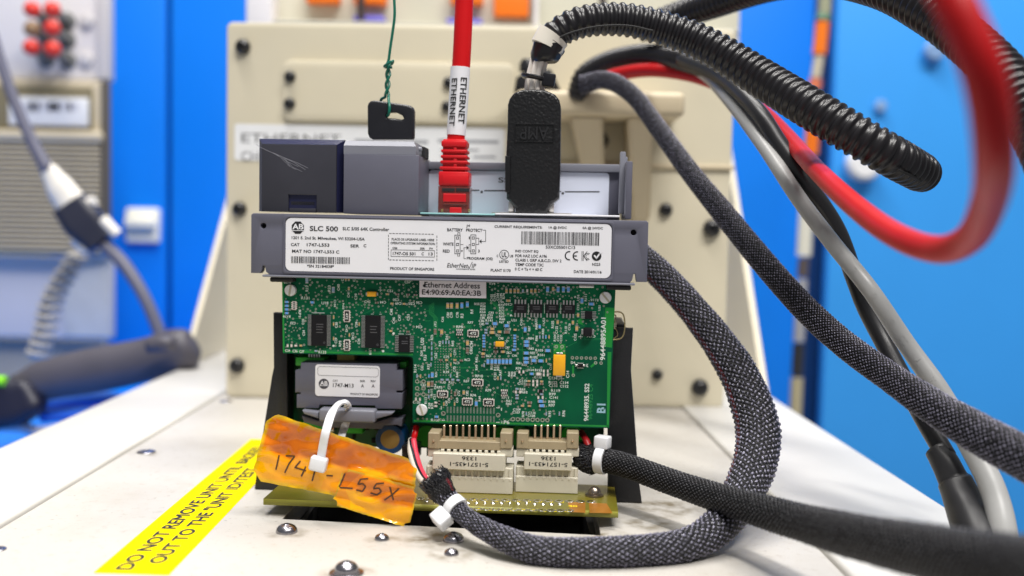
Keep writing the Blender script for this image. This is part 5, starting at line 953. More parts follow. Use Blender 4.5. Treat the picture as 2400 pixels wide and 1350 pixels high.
for st_ in ([(283, 740), (272, 790), (260, 842)], [(330, 745), (392, 748), (352, 800), (322, 865)], [(432, 782), (412, 806), (393, 828), (430, 838), (472, 850)], [(470, 820), (455, 855), (438, 890)], [(498, 800), (548, 812), (530, 865), (515, 922)], [(615, 884), (660, 886)], [(745, 870), (725, 920), (703, 968), (750, 970), (800, 974)],
            [(908, 905), (855, 910), (835, 947), (870, 940), (890, 962), (868, 995), (825, 985)], [(1020, 937), (965, 943), (945, 977), (985, 973), (1000, 998), (970, 1020), (925, 1007)], [(1060, 963), (1075, 1010), (1085, 1057)], [(1125, 975), (1075, 1020), (1022, 1057)]):
    pts = []
    for (xa, ya_), (xb, yb_) in zip(st_, st_[1:]):
        for i in range(5): pts.append((560+(xa+(xb-xa)*i/5)/3, 820+(ya_+(yb_-ya_)*i/5)/3))
    pts.append((560+st_[-1][0]/3, 820+st_[-1][1]/3))
    V_ = [M.y(u, v, ytag(u, v)-(1.15 if u > 795 else 0.22)) for u, v in pts]; sweep(bm, [(p, 0.30) for p in V_], 0.5, 6, ell(0.15, 1.0), up=(0, -1, 0))
obj('handwriting', bm, mat('marker_ink', (0.085, 0.035, 0.01), 0.4), tg)
M_tie = mat('tie_nylon', (0.76, 0.77, 0.80), 0.35, var=0.03, vscale=200); M_tieb = mat('tie_black', (0.010, 0.010, 0.013), 0.3)
ct = thing('cable_tie', M.y(750, 1105, YT), M, 'white cable tie looped through the memory module handle above the amber tag', 'cable tie', 'white cable ties')
yt = ytag(750, 1085)-1.6
bm = NB(); sweep(bm, [(p, 1.45) for p in (M.y(751, 1084, yt-0.6), M.y(757, 1045, yt-2.2), M.y(765, 1008, yt-2.6), M.y(778, 968, YT+2), M.y(793, 948, -10), M.y(806, 944, -3), M.y(815, 953, 0), M.y(818, 972, 8.2), M.y(808, 1000, 8.5), M.y(798, 1030, 0))], 0.6, 12, flat(0.30, 1.0), up=(0, -0.85, 0.5)); obj('strap', bm, M_tie, ct, smooth=0.6)
bm = NB(); t = bmesh.new(); box(t, -2.9, 2.9, -2.6, 1.2, -2.5, 2.5, 0.8, 3); add(bm, t, Matrix.Translation(M.y(748, 1086, yt-1.2)) @ Matrix.Rotation(math.radians(12), 4, 'Y')); obj('head', bm, M_tie, ct, smooth=0.6)

# ================================================================== key with its green wire
M_key = mat('key_black', (0.014, 0.014, 0.018), 0.30, bump=0.05, bscale=2500); YKY = 15.0
ky = thing('switch_key', M.y(915, 324, YKY), M, 'black key standing in the grey switch block', 'key')
bm = NB(); plate(bm, [XZ(M, YKY, [(860.5, 248), (863, 241), (868, 236.5), (876, 234.6), (887, 235.4), (950, 244.5), (961, 247), (967.5, 251.5), (970.5, 260), (969.5, 321), (967, 326), (872, 326), (865, 322), (861, 312)]), XZ(M, YKY, [(904.5, 271), (909, 263.5), (928, 263), (942, 270), (946, 277), (941, 280), (925, 277), (908, 276)])], YKY, YKY+4.2, 1.0, bres=3); obj('bow', bm, M_key, ky, smooth=0.9)
M_gw = mat('wire_green', (0.004, 0.13, 0.085), 0.3)
gw = thing('green_wire', M.y(912, 150, YKY), M, 'thin green wire twisted through the hole of the black key', 'wire')
bm = NB(); tw = []
for sgn in (0, math.pi):
    cc = []
    for i in range(40):
        t = i/39; v = 225-t*75; u = 907+t*4; a = t*9.5+sgn; cc.append((M.y(u, v, YKY+2)+Vector((math.cos(a)*0.62, math.sin(a)*0.62, 0)), 0.55))
    if sgn == 0: cc = [(M.y(907, 272, YKY+1.5), 0.55), (M.y(911, 268, YKY-0.9), 0.55), (M.y(913, 252, YKY-1.1), 0.55), (M.y(911, 236, YKY+0.3), 0.55)]+cc
    else: cc = [(M.y(906, 268, YKY+3), 0.55), (M.y(897, 250, YKY+5.2), 0.55), (M.y(893, 234, YKY+4.6), 0.55), (M.y(902, 228, YKY+3), 0.55)]+cc
    if sgn: cc += [(M.y(918, 150, YKY+2), 0.55), (M.y(921, 143, YKY), 0.55), (M.y(910, 149, YKY-0.2), 0.55), (M.y(901, 155, YKY+1), 0.5), (M.y(905, 158, YKY+3), 0.5), (M.y(919, 158, YKY+3), 0.5)]
    else: cc += [(M.y(911, 140, YKY+2), 0.55), (M.y(915, 110, YKY+2), 0.55), (M.y(921, 70, YKY+2), 0.55), (M.y(925, 30, YKY+2), 0.55), (M.y(922, -30, YKY+3), 0.55), (M.y(920, -60, YKY+3), 0.55)]
    bm = NB(); sweep(bm, cc, 0.4, 8); obj('strand', bm, M_gw, gw, smooth=3.2)

# ================================================================== red network lead
M_red = mat('cable_red', (0.60, 0.006, 0.009), 0.38, spec=0.3, var=0.06, vscale=80); M_redc = mat('boot_red', (0.60, 0.006, 0.012), 0.38); M_gold = mat('contact_gold', (0.5, 0.36, 0.15), 0.3, 0.9); M_clear = mat('plug_clear', (0.32, 0.06, 0.05), 0.12, trans=0.55, ior=1.4)
el = thing('network_lead', M.y(1068, 502, 14), M, 'red network lead with ribbed boot and white printed sleeve plugged into the module', 'cable')
YE = 14.0
bm = NB(); sweep(bm, ctrl(M, [(1090, -60, YE, 43), (1087, 30, YE, 43), (1081, 150, YE, 43), (1069, 318, YE, 42), (1068, 340, YE, 42)]), 2, 24); obj('cable', bm, M_red, el, smooth=3.2)
sl = ctrl(M, [(1079, 158, YE, 46), (1075, 230, YE, 46), (1069, 317, YE, 45)]); bm = NB(); sweep(bm, sl, 2, 28); slv = obj('printed_sleeve', bm, M_label, el, smooth=1.0)
bm = NB(); k = M.k(1075, 240, YE); rad = 23*k+0.22
for uc, vc, hgt, dv in ((1086.5, 238, 106, 0), (1064.5, 242, 110, 0)):
    c = M.y(uc, vc, YE); t = NB(); text(t, 'ETHERNET', lambda a, b: Vector((c.x+a, YE, c.z+b)), 13.5*k, hgt*k, -90, 0, 0.016)
    for v in t.verts:
        sa, sb = M.y(1079, 158, YE), M.y(1069, 317, YE); sl_k = (sa.x-sb.x)/(sa.z-sb.z); ax = sb.x+(v.co.z-sb.z)*sl_k; dx = max(-rad*0.97, min(rad*0.97, v.co.x+(v.co.z-c.z)*sl_k-ax)); v.co.x = ax+dx; v.co.y = YE-math.sqrt(max(0, rad*rad-dx*dx))-0.03
    add(bm, t)
obj('lettering', bm, M_ink, slv)
def bbox(bm, u0, v0, u1, v1, y0, y1, r=0.4, mi=0): q = R4(M, (y0+y1)/2, u0, v0, u1, v1); box(bm, q[0], q[1], y0, y1, q[2], q[3], r, 2, mi)
bt = bpy.data.objects.new('boot', None); COL.objects.link(bt); bt.parent = el; bt.matrix_parent_inverse = Matrix.Translation(-Vector(el['_l'])); bt['_l'] = (0, 0, 0)
for i, (v0, v1, hw, uc) in enumerate(((332, 346, 29.5, 1067.5), (352.5, 360, 30.5, 1067.4), (365.5, 372.5, 31.3, 1067.3), (378, 385, 32, 1067), (392, 400, 33, 1066.8))):
    bm = NB(); bbox(bm, uc-hw, v0, uc+hw, v1, YE-5.2, YE+5.0, 0.5); obj('rib', bm, M_redc, bt, smooth=0.6)
bm = NB(); bbox(bm, 1040, 328, 1094, 404, YE-3.9, YE+3.8, 0.6); obj('core', bm, M_redc, bt, smooth=0.6)
for v0 in (346, 372, 385): bm = NB(); bbox(bm, 1063, v0, 1071, v0+7, YE-5.0, YE-3.8, 0.2); obj('bridge', bm, M_redc, bt)
bm = NB(); bbox(bm, 1032, 404, 1102, 437, YE-5.8, YE+5.6, 0.6); obj('base', bm, M_redc, bt, smooth=0.6)
bm = NB(); bbox(bm, 1036, 409, 1098, 432, YE-6.1, YE-5.7, 0.25); obj('thumb_pad', bm, M_redc, bt, smooth=0.6)
pg = bpy.data.objects.new('plug', None); COL.objects.link(pg); pg.parent = el; pg.matrix_parent_inverse = Matrix.Translation(-Vector(el['_l'])); pg['_l'] = (0, 0, 0)
bm = NB(); bbox(bm, 1031, 437.5, 1103, 501, YE-5.6, YE+5.4, 0.35); obj('shell', bm, M_clear, pg, smooth=0.5)
bm = NB(); bbox(bm, 1039, 454, 1093, 474, YE-6.0, YE-3.2, 0.3); obj('wire_block', bm, M_redc, pg); bm = NB(); bbox(bm, 1036, 441, 1066, 449, YE-5.9, YE-5.2, 0.1); bbox(bm, 1069, 441, 1100, 449, YE-5.9, YE-5.2, 0.1); obj('clamp_bar', bm, M_dark, pg)
bm = NB(); bbox(bm, 1054, 486, 1082, 500, YE-6.2, YE-4.5, 0.3); obj('latch_tab', bm, M_redc, pg); bm = NB(); bbox(bm, 1038, 476, 1096, 481, YE-6.3, YE-5.3, 0.3); obj('latch_bar', bm, M_clear, pg)
for u in (1034, 1097): bm = NB(); bbox(bm, u, 490, u+5, 496, YE-6.0, YE-5.2, 0.15); obj('contact', bm, M_gold, pg)

# ================================================================== black connector hood
def hammered():
    m = mat('hood_black', (0.010, 0.010, 0.011), 0.30, spec=0.5); nt = m.node_tree; b = nt.nodes['Principled BSDF']; tc = nt.nodes.new('ShaderNodeTexCoord')
    v = nt.nodes.new('ShaderNodeTexVoronoi'); v.inputs['Scale'].default_value = 1000; v.feature = 'SMOOTH_F1'; n = nt.nodes.new('ShaderNodeTexNoise'); n.inputs['Scale'].default_value = 700; n.inputs['Detail'].default_value = 2
    a = nt.nodes.new('ShaderNodeMath'); a.operation = 'ADD'; nt.links.new(tc.outputs['Object'], v.inputs['Vector']); nt.links.new(tc.outputs['Object'], n.inputs['Vector']); nt.links.new(v.outputs['Distance'], a.inputs[0]); nt.links.new(n.outputs['Fac'], a.inputs[1])
    bpn = nt.nodes.new('ShaderNodeBump'); bpn.inputs['Strength'].default_value = 0.5; bpn.inputs['Distance'].default_value = 0.0005
    nt.links.new(a.outputs[0], bpn.inputs['Height']); nt.links.new(bpn.outputs['Normal'], b.inputs['Normal']); return m
M_ham = hammered(); M_hsm = mat('hood_black_smooth', (0.010, 0.010, 0.011), 0.22)
hd = thing('connector_hood', M.y(1248, 502, 15), M, 'black hammered connector hood beside the red lead on the module', 'connector')
YH0, YH1 = 8.5, 22.0
hp = [(1208, 503), (1208, 492), (1204, 482), (1196, 473), (1187, 466), (1186, 363), (1189, 300), (1190, 245), (1194, 231), (1203, 219), (1222, 210.5), (1250, 208), (1280, 211.5), (1301, 221), (1311, 234), (1314.5, 250), (1313, 400), (1310.5, 465), (1302, 472), (1291, 480), (1284.5, 490), (1283, 503)]
bm = NB(); plate(bm, [XZ(M, YH0, hp)], YH0, YH1, 1.1, bres=3); obj('shell', bm, M_ham, hd, smooth=0.7)
bm = NB(); plate(bm, [XZ(M, YH0, [(1184, 366), (1196, 366), (1196, 450), (1184, 450)])], YH0-0.7, YH0+6, 0.3); obj('side_clip', bm, M_hsm, hd, smooth=0.5)
bm = NB(); text(bm, 'AMP', (lambda c: (lambda a, b: Vector((c.x+a, YH0-0.02, c.z+b))))(M.y(1252, 312, YH0)), 66*M.k(1252, 312, YH0), 30*M.k(1252, 312, YH0), 180, 0, 0.0)
r_ = bmesh.ops.extrude_face_region(bm, geom=bm.faces[:])
for v in [g for g in r_['geom'] if isinstance(g, bmesh.types.BMVert)]: v.co.y -= 0.5
obj('raised_letters', bm, mat('hood_letters', (0.022, 0.022, 0.024), 0.28), hd)
x0, x1, z0, z1 = R4(M, YH0, 1206, 290, 1299, 333); bm = NB(); plate(bm, [rrect(x0, x1, z0, z1, 0.5), rrect(x0+0.35, x1-0.35, z0+0.35, z1-0.35, 0.4)], YH0-0.45, YH0-0.01, 0.1); obj('letter_frame', bm, M_hsm, hd, smooth=0.5)
bm = NB(); plate(bm, [XZ(M, YH0, [(1152, 496.5), (1338, 499.5), (1341, 502), (1338, 504), (1152, 501), (1149, 499)])], 11, 19, 0.2); obj('flange', bm, M_tin, hd, smooth=0.6)
for u0, u1 in ((1192, 1206), (1285, 1299)): bm = NB(); bbox(bm, u0, 472, u1, 499, 12, 17, 0.5); obj('bracket_post', bm, M_tin, hd, smooth=0.6)
M_wwire = mat('wire_ivory', (0.86, 0.80, 0.73), 0.4)
YX = 15.0
for i, (du, dy_) in enumerate(((-15, 0), (-5.5, -1.7), (5.5, -1.9), (15, 0), (-10, 1.9), (10, 1.9), (0, 2.5))):
    bm = NB(); sweep(bm, ctrl(M, [(1253+du*1.15, 216, YX+dy_, 14), (1254+du*1.1, 190, YX+dy_, 14), (1259+du, 160, YX+dy_, 14), (1270+du*1.0, 125, YX+dy_, 14), (1290+du*0.8, 100, YX+dy_, 12)]), 1.0, 10); obj('wire', bm, M_wwire, hd, smooth=3.2)
bt_ = thing('cable_tie', M.y(1255, 195, YX), M, 'black cable tie round the ivory wires above the connector hood', 'cable tie')
bm = NB(); ring = [(M.y(1255+28*math.cos(a), 184+0.22*28*math.sin(a)*0+6*math.cos(a), YX)+Vector((0, 4.4*math.sin(a), 0)), 1.25) for a in [i*2*math.pi/20 for i in range(21)]]
sweep(bm, ring, 0.7, 10, flat(0.35, 1.0) if False else ell(0.6, 1.0)); obj('strap', bm, M_tieb, bt_, smooth=1.0)
bm = NB(); t = bmesh.new(); box(t, -2.2, 2.6, -2.4, 2.4, -2.4, 2.4, 0.5, 2); add(bm, t, Matrix.Translation(M.y(1285, 188, YX-2)) @ Matrix.Rotation(math.radians(8), 4, 'Y')); obj('head', bm, M_tieb, bt_, smooth=0.6)
# ================================================================== cables
def braid(name, N, pitch, inner=None, glint=0.11, rough=0.32):
    m = mat(name, (0.012, 0.012, 0.014), rough, spec=0.35); nt = m.node_tree; b = nt.nodes['Principled BSDF']; L_ = nt.links
    def mth(op, a, c=None, d=None):
        n = nt.nodes.new('ShaderNodeMath'); n.operation = op
        for i, x in enumerate((a, c, d)):
            if x is None: continue
            if isinstance(x, (int, float)): n.inputs[i].default_value = x
            else: L_.new(x, n.inputs[i])
        return n.outputs[0]
    uv = nt.nodes.new('ShaderNodeUVMap'); sp = nt.nodes.new('ShaderNodeSeparateXYZ'); L_.new(uv.outputs[0], sp.inputs[0])
    tc = nt.nodes.new('ShaderNodeTexCoord'); nz_ = nt.nodes.new('ShaderNodeTexNoise'); nz_.inputs['Scale'].default_value = 260; nz_.inputs['Detail'].default_value = 3; L_.new(tc.outputs['Object'], nz_.inputs['Vector'])
    wob = mth('MULTIPLY_ADD', nz_.outputs['Fac'], 0.5, -0.25)
    U = mth('MULTIPLY_ADD', sp.outputs[0], N, wob); V = mth('DIVIDE', sp.outputs[1], pitch)
    fa = mth('FRACT', mth('ADD', U, V)); fb = mth('FRACT', mth('SUBTRACT', U, V))
    sa = mth('SINE', mth('MULTIPLY', fa, math.pi)); sb = mth('SINE', mth('MULTIPLY', fb, math.pi)); h = mth('MULTIPLY', sa, sb)
    fl = mth('ADD', mth('FLOOR', mth('ADD', U, V)), mth('FLOOR', mth('SUBTRACT', U, V))); par = mth('FLOORED_MODULO', fl, 2.0)
    cv = nt.nodes.new('ShaderNodeCombineXYZ'); L_.new(mth('FLOOR', mth('ADD', U, V)), cv.inputs[0]); L_.new(mth('FLOOR', mth('SUBTRACT', U, V)), cv.inputs[1])
    wn = nt.nodes.new('ShaderNodeTexWhiteNoise'); wn.noise_dimensions = '3D'; L_.new(cv.outputs[0], wn.inputs['Vector'])
    tex = mth('MULTIPLY', mth('POWER', h, 2.0), mth('MULTIPLY_ADD', wn.outputs['Value'], 0.7, 0.3))
    r = nt.nodes.new('ShaderNodeMix'); r.data_type = 'RGBA'; L_.new(mth('MINIMUM', tex, 1.0), r.inputs[0]); r.inputs[6].default_value = (0.004, 0.004, 0.005, 1); r.inputs[7].default_value = (glint, glint*0.98, glint*1.25, 1)  # weave crests painted lighter as glints, gaps left near black
    if inner:
        u0, wd = inner; d = mth('ABSOLUTE', mth('SUBTRACT', sp.outputs[0], u0)); k = mth('LESS_THAN', d, wd); r2 = nt.nodes.new('ShaderNodeMix'); r2.data_type = 'RGBA'
        L_.new(k, r2.inputs[0]); r2.inputs[6].default_value = (0.006, 0.006, 0.007, 1); r2.inputs[7].default_value = (0.13, 0.006, 0.012, 1); L_.new(r2.outputs[2], r.inputs[6])
    L_.new(r.outputs[2], b.inputs['Base Color'])
    bpn = nt.nodes.new('ShaderNodeBump'); bpn.inputs['Strength'].default_value = 1.0; bpn.inputs['Distance'].default_value = 0.0005; L_.new(mth('MULTIPLY', h, mth('MULTIPLY_ADD', par, 0.4, 0.6)), bpn.inputs['Height']); L_.new(bpn.outputs['Normal'], b.inputs['Normal'])
    return m
M_fil_glint = mat('braid_filament_glint', (0.30, 0.29, 0.39), 0.22, spec=0.6, col2=(0.04, 0.04, 0.055), vscale=800, detail=1.0); M_fild = mat('braid_filament_dark', (0.09, 0.09, 0.10), 0.35, spec=0.4, col2=(0.02, 0.02, 0.022), vscale=900); M_gap = mat('braid_gap', (0.004, 0.004, 0.005), 0.6, spec=0.2)  # pale filament colours stand in for glints on the black weave
def weave(fr, a, b, N, pitch, seed, wf=0.30, hf=0.16, par=None, mt=None, name='weave', lf=0.36):
    """woven filaments standing proud of a swept sleeve: one rounded float per crossing"""
    rr = random.Random(seed); bm = NB(); L_ = fr[-1][5]; ds = L_/(len(fr)-1); rows = int(L_/(pitch*0.5))
    for j in range(1, rows):
        s = j*pitch*0.5; f = s/ds; i0 = min(int(f), len(fr)-2); f -= i0; A, B = fr[i0], fr[i0+1]
        p = A[0].lerp(B[0], f); n_ = A[1].lerp(B[1], f); bi = A[2].lerp(B[2], f); t = A[3].lerp(B[3], f); r = A[4]+(B[4]-A[4])*f; sg = 1 if j % 2 else -1
        cw = 2*math.pi*r*math.sqrt((a*a+b*b)/2)/N
        for i in range(N):
            th = 2*math.pi*(i+(0.5 if j % 2 else 0)+rr.uniform(-.08, .08))/N; c, s_ = math.cos(th), math.sin(th)
            out = n_*(c/a)+bi*(s_/b); out.normalize(); q = p+n_*(a*r*c)+bi*(b*r*s_); cd_ = out.cross(t).normalized()
            d = (t*pitch*0.5+cd_*(cw*0.34*sg)).normalized(); w_ = out.cross(d); l = pitch*lf*rr.uniform(0.8, 1.15); wd = cw*wf*rr.uniform(0.8, 1.15); h = cw*hf*rr.uniform(0.7, 1.3); q = q-out*0.03
            vs = [bm.verts.new(x) for x in (q-d*l-out*h*0.3, q-w_*wd, q+d*l-out*h*0.3, q+w_*wd, q+out*h-d*l*0.35, q+out*h+d*l*0.35)]
            for fc in ((0, 1, 4), (1, 5, 4), (1, 2, 5), (2, 3, 5), (3, 4, 5), (3, 0, 4)): bm.faces.new([vs[k_] for k_ in fc])
    return tag(obj(name, bm, mt, par, smooth=3.2), kind='stuff')
M_loom = mat('loom_black', (0.011, 0.010, 0.012), 0.30, bump=0.05, bscale=1500); M_blk = mat('cable_black', (0.013, 0.013, 0.015), 0.35); M_gry = mat('cable_grey', (0.36, 0.36, 0.355), 0.34, var=0.1, vscale=60, bump=0.1, bscale=500)
M_tape = mat('tape_clear', (0.68, 0.64, 0.56), 0.3)
def loom(bm, cp, pitch, depth, step, n=28):
    sweep(bm, cp, step, n, rfun=lambda s, th: 1.0-depth*(0.5+0.5*max(-1, min(1, 1.6*math.sin(2*math.pi*s/pitch)))))
# corrugated loom from the hood
lm = thing('corrugated_loom', M.y(1290, 100, 15), W, 'black corrugated loom arching from the connector hood to an open end', 'conduit')
lm.matrix_world = Matrix.Translation(W.y(1290, 100, 15)*S); lm['_l'] = tuple(W.y(1290, 100, 15)*S)
LP = [(1284, 112, 14, 64), (1310, 76, 14, 72), (1370, 50, 14, 76), (1460, 46, 16, 79), (1560, 68, 16, 82), (1660, 108, 12, 86), (1780, 180, 2, 92), (1900, 254, -16, 98), (2010, 320, -26, 101), (2090, 366, -26, 99), (2150, 400, -16, 94), (2166, 409, -12, 86)]
bm = NB(); loom(bm, ctrl(W, LP), 3.25, 0.13, 0.36); obj('tube', bm, M_loom, lm, smooth=3.2)
bm = NB(); sweep(bm, ctrl(W, [(2160, 405, -14, 76), (2168.5, 410, -11.5, 72)]), 1, 24); obj('bore', bm, M_pit, lm)
bm = NB(); sweep(bm, [(W.y(2105, 398, -33.5), 0.3), (W.y(2135, 412, -29), 0.5), (W.y(2158, 424, -22), 0.7)], 1, 8); obj('slit', bm, M_pit, lm)
bm = NB(); sl_ = [(W.y(u, v, y), 0.35) for u, v, y in ((1303, 92, 7.6), (1340, 76, 7.2), (1400, 62, 7.4), (1470, 60, 8.6), (1530, 72, 9))]; sweep(bm, sl_, 1, 6); obj('slit', bm, M_pit, lm)
bm = NB(); sweep(bm, ctrl(W, [(1277, 146, 13, 52), (1278, 134, 13, 66), (1285, 116, 13, 72), (1294, 100, 13, 70)]), 1.0, 20, rfun=lambda s, th: 1+0.10*math.sin(3*th+1)+0.05*math.sin(7*th+s)); obj('tape_wrap', bm, M_loom, lm, smooth=1.0)
bm = NB(); sweep(bm, ctrl(W, [(1280, 112, 13, 78), (1290, 93, 13, 78), (1297, 83, 13, 80)]), 1.0, 24, rfun=lambda s, th: 1+0.03*math.sin(5*th)); obj('clear_band', bm, M_tape, lm, smooth=1.0)
# second loom across the top right
bm = NB(); loom(bm, ctrl(W, [(1500, 70, 130, 62), (1590, 36, 120, 66), (1680, 6, 100, 70), (1800, -34, 70, 78), (1930, -52, 36, 88), (2060, -30, 4, 98), (2170, 24, -18, 106), (2270, 98, -36, 112), (2360, 190, -52, 118), (2430, 300, -66, 122), (2480, 420, -80, 126)]), 3.3, 0.13, 0.42); tag(obj('corrugated_loom', bm, M_loom, smooth=3.2), 'black corrugated loom crossing behind the red loop at the top right corner', 'conduit')
# third, blurred loom over the bracket
bm = NB(); loom(bm, ctrl(W, [(1352, 226, 178, 50), (1372, 180, 172, 56), (1425, 148, 160, 56), (1500, 130, 142, 54), (1580, 136, 118, 54), (1660, 160, 92, 54), (1730, 210, 70, 50)]), 3.0, 0.12, 0.5, 20); tag(obj('corrugated_loom', bm, M_loom, smooth=3.2), 'short black corrugated loom curving over the beige bracket', 'conduit')
bg_ = thing('bracket_plug', P.y(1255, 215, 190), P, 'black blurred plug standing on the bracket behind the connector hood', 'plug')
bm = NB(); q = R4(P, 196, 1206, 166, 1316, 217); plate(bm, [[(q[0], q[2]), (q[1], q[2]), (q[1]-6, q[3]), (q[0]+8, q[3]), (q[0]+1, q[3]-5)]], 188, 208, 1.5); obj('shell', bm, M_plugblk if False else M_blk, bg_, smooth=0.6)
bm = NB(); c = P.y(1238, 165, 198); lathe(bm, [(5, 0), (5, 4), (3.5, 6.5), (0, 7)], c+Vector((0, 0, -0.5)), (0, 0, 1), 20); obj('gland', bm, M_blk, bg_, smooth=0.7)
# red loop
bm = NB(); sweep(bm, [(W.y(u, v, y), 3.35) for u, v, y in ((1400, 192, 150), (1450, 174, 142), (1530, 164, 126), (1630, 178, 110), (1718, 214, 94), (1786, 262, 68), (1844, 320, 34), (1910, 394, -14), (2000, 480, -70), (2100, 552, -108), (2200, 585, -132), (2275, 556, -152), (2318, 470, -180), (2330, 360, -205), (2312, 200, -214), (2262, 60, -214), (2200, -60, -210), (2130, -160, -205))], 1.5, 24)
tag(obj('red_cable', bm, mat('cable_red_shaded', (0.46, 0.006, 0.008), 0.40, spec=0.3, var=0.08, vscale=60), smooth=3.2), 'thick red cable swinging in a loop close to the viewer at the right', 'cable')  # deeper red than the lead: shade painted into the near loop
# grey and black round cables
gc = thing('grey_cable', W.y(2330, 1260, -130), W, 'grey round cable with raised letters running down the right side', 'cable')
GP = [(1500, 130, 172, 6), (1580, 140, 140, 6), (1650, 172, 96, 6), (1712, 236, 58, 6), (1790, 340, 26, 6), (1870, 462, 6, 6), (1950, 568, -8, 6), (2040, 680, -22, 6), (2120, 800, -24, 6.4), (2204, 920, -32, 7), (2278, 1050, -40, 7.6), (2328, 1150, -48, 8.2), (2352, 1260, -56, 8.8), (2362, 1420, -62, 9)]
bm = NB(); sweep(bm, [(W.y(u, v, y), d_/2) for u, v, y, d_ in GP], 1.5, 20); obj('jacket', bm, M_gry, gc, smooth=3.2)
bm = NB()
pts = spline([(W.y(u, v, y), d_/2) for u, v, y, d_ in GP], 1.0)
def emboss(txt, u_s, gap):
    i0 = min(range(len(pts)), key=lambda i: abs((_r.dot(pts[i][0]-CAM)/_f.dot(pts[i][0]-CAM))*FPX+1200-u_s))
    for j, ch in enumerate(txt):
        i = min(len(pts)-2, i0+int(j*gap))
        if ch == ' ': continue
        p, t = pts[i][0], (pts[i+1][0]-pts[i-1][0]).normalized(); nn = (CAM-p); nn = (nn-t*nn.dot(t)).normalized(); up_ = nn.cross(t); r = pts[i][2][0]
        text(bm, ch, lambda a, b: p+t*a+up_*b+nn*(r-0.02-(b*b)/(2*r)), 1.7, 2.1, 0, 0, 0.0)
emboss('VA 00 2', 1925, 2.4); emboss('2  0  0 C', 2010, 3.4); emboss('C A V C', 2120, 4.2)
r_ = bmesh.ops.extrude_face_region(bm, geom=bm.faces[:])
for v in [g for g in r_['geom'] if isinstance(g, bmesh.types.BMVert)]: v.co += (CAM-v.co).normalized()*0.10
obj('raised_letters', bm, M_gry, gc)
bcb = thing('black_cable', W.y(2240, 1250, -40), W, 'black round cable with a shrink sleeve beside the grey cable', 'cable')
bm = NB(); sweep(bm, [(W.y(u, v, y), 3.4) for u, v, y in ((1600, 140, 100), (1690, 180, 68), (1772, 256, 34), (1822, 330, 22), (1878, 413, 14), (1958, 533, 12), (2002, 649, 12), (2029, 720, 10), (2070, 800, 4), (2112, 880, -6), (2164, 978, -18), (2218, 1070, -30))], 1.5, 20); obj('jacket', bm, M_blk, bcb, smooth=3.2)
bm = NB(); sweep(bm, [(W.y(u, v, y), r) for u, v, y, r in ((2196, 1054, -27, 4.3), (2218, 1088, -31, 4.7), (2232, 1118, -33, 4.9), (2240, 1134, -34, 5.8), (2262, 1190, -42, 6.2), (2290, 1262, -52, 6.6), (2320, 1360, -60, 6.8))], 1.2, 20, rfun=lambda s, th: 1+0.03*math.sin(3*th+s*.3)); obj('shrink_sleeve', bm, mat('shrink_black', (0.02, 0.02, 0.022), 0.42), bcb, smooth=3.2)
# braided sleeves
M_br2 = braid('braid_loop', 24, 1.9, (0.16, 0.025), 0.02, 0.5); M_br3 = braid('braid_dark', 22, 1.5, None, 0.035, 0.45)
dg = thing('braided_sleeve', W.y(1700, 508, 42), W, 'flat black braided sleeve running diagonally from the bracket to the right edge', 'cable sleeve', 'braided sleeves')
bm = NB(); fr = []; sweep(bm, ctrl(W, [(1360, 200, 120, 46), (1420, 188, 112, 42), (1482, 222, 96, 42), (1545, 304, 80, 44), (1620, 407, 60, 48), (1702, 508, 42, 55), (1794, 620, 22, 59), (1884, 720, 4, 62), (1976, 804, -16, 64), (2080, 880, -36, 68), (2180, 948, -54, 80), (2290, 1014, -70, 95), (2400, 1074, -84, 102), (2520, 1140, -96, 108)]), 1.0, 30, ell(0.6, 1.0), fr=fr); obj('tube', bm, M_gap, dg, smooth=3.2)
weave(fr, 0.6, 1.0, 20, 1.7, 3, 0.19, 0.18, dg, M_fil_glint)
lo = thing('braided_sleeve', W.z(1560, 1320, 0), W, 'big looping black braided sleeve lying in front of the slot with a white tie', 'cable sleeve', 'braided sleeves')
BL_ = [(1400, 536, 46, 64), (1450, 566, 44, 64), (1505, 606, 40, 64), (1560, 655, 36, 66), (1616, 716, 30, 68), (1675, 790, 23, 76), (1727, 868, 14, 86), (1762, 950, 4, 96), (1777, 1020, -6, 102), (1768, 1090, -18, 102), (1735, 1166, -32, 98), (1684, 1234, -46, 92), (1606, 1277, -56, 86), (1480, 1304, -62, 82), (1350, 1307, -64, 80), (1258, 1291, -62, 76), (1190, 1266, -58, 68), (1138, 1241, -52, 58), (1098, 1216, -47, 50), (1066, 1188, -42, 46), (1046, 1164, -40, 56), (1034, 1146, -39, 60)]
bm = NB(); cp = ctrl(W, BL_); cp = [(p if p.z > r*0.72+0.4 else Vector((p.x, p.y, r*0.72+0.4)), r) for p, r in cp]; fr = []; sweep(bm, cp, 1.0, 36, ell(0.8, 1.0), fr=fr); obj('tube', bm, M_br2, lo, smooth=3.2); weave(fr, 0.8, 1.0, 17, 2.6, 5, 0.165, 0.18, lo, M_fil_glint)
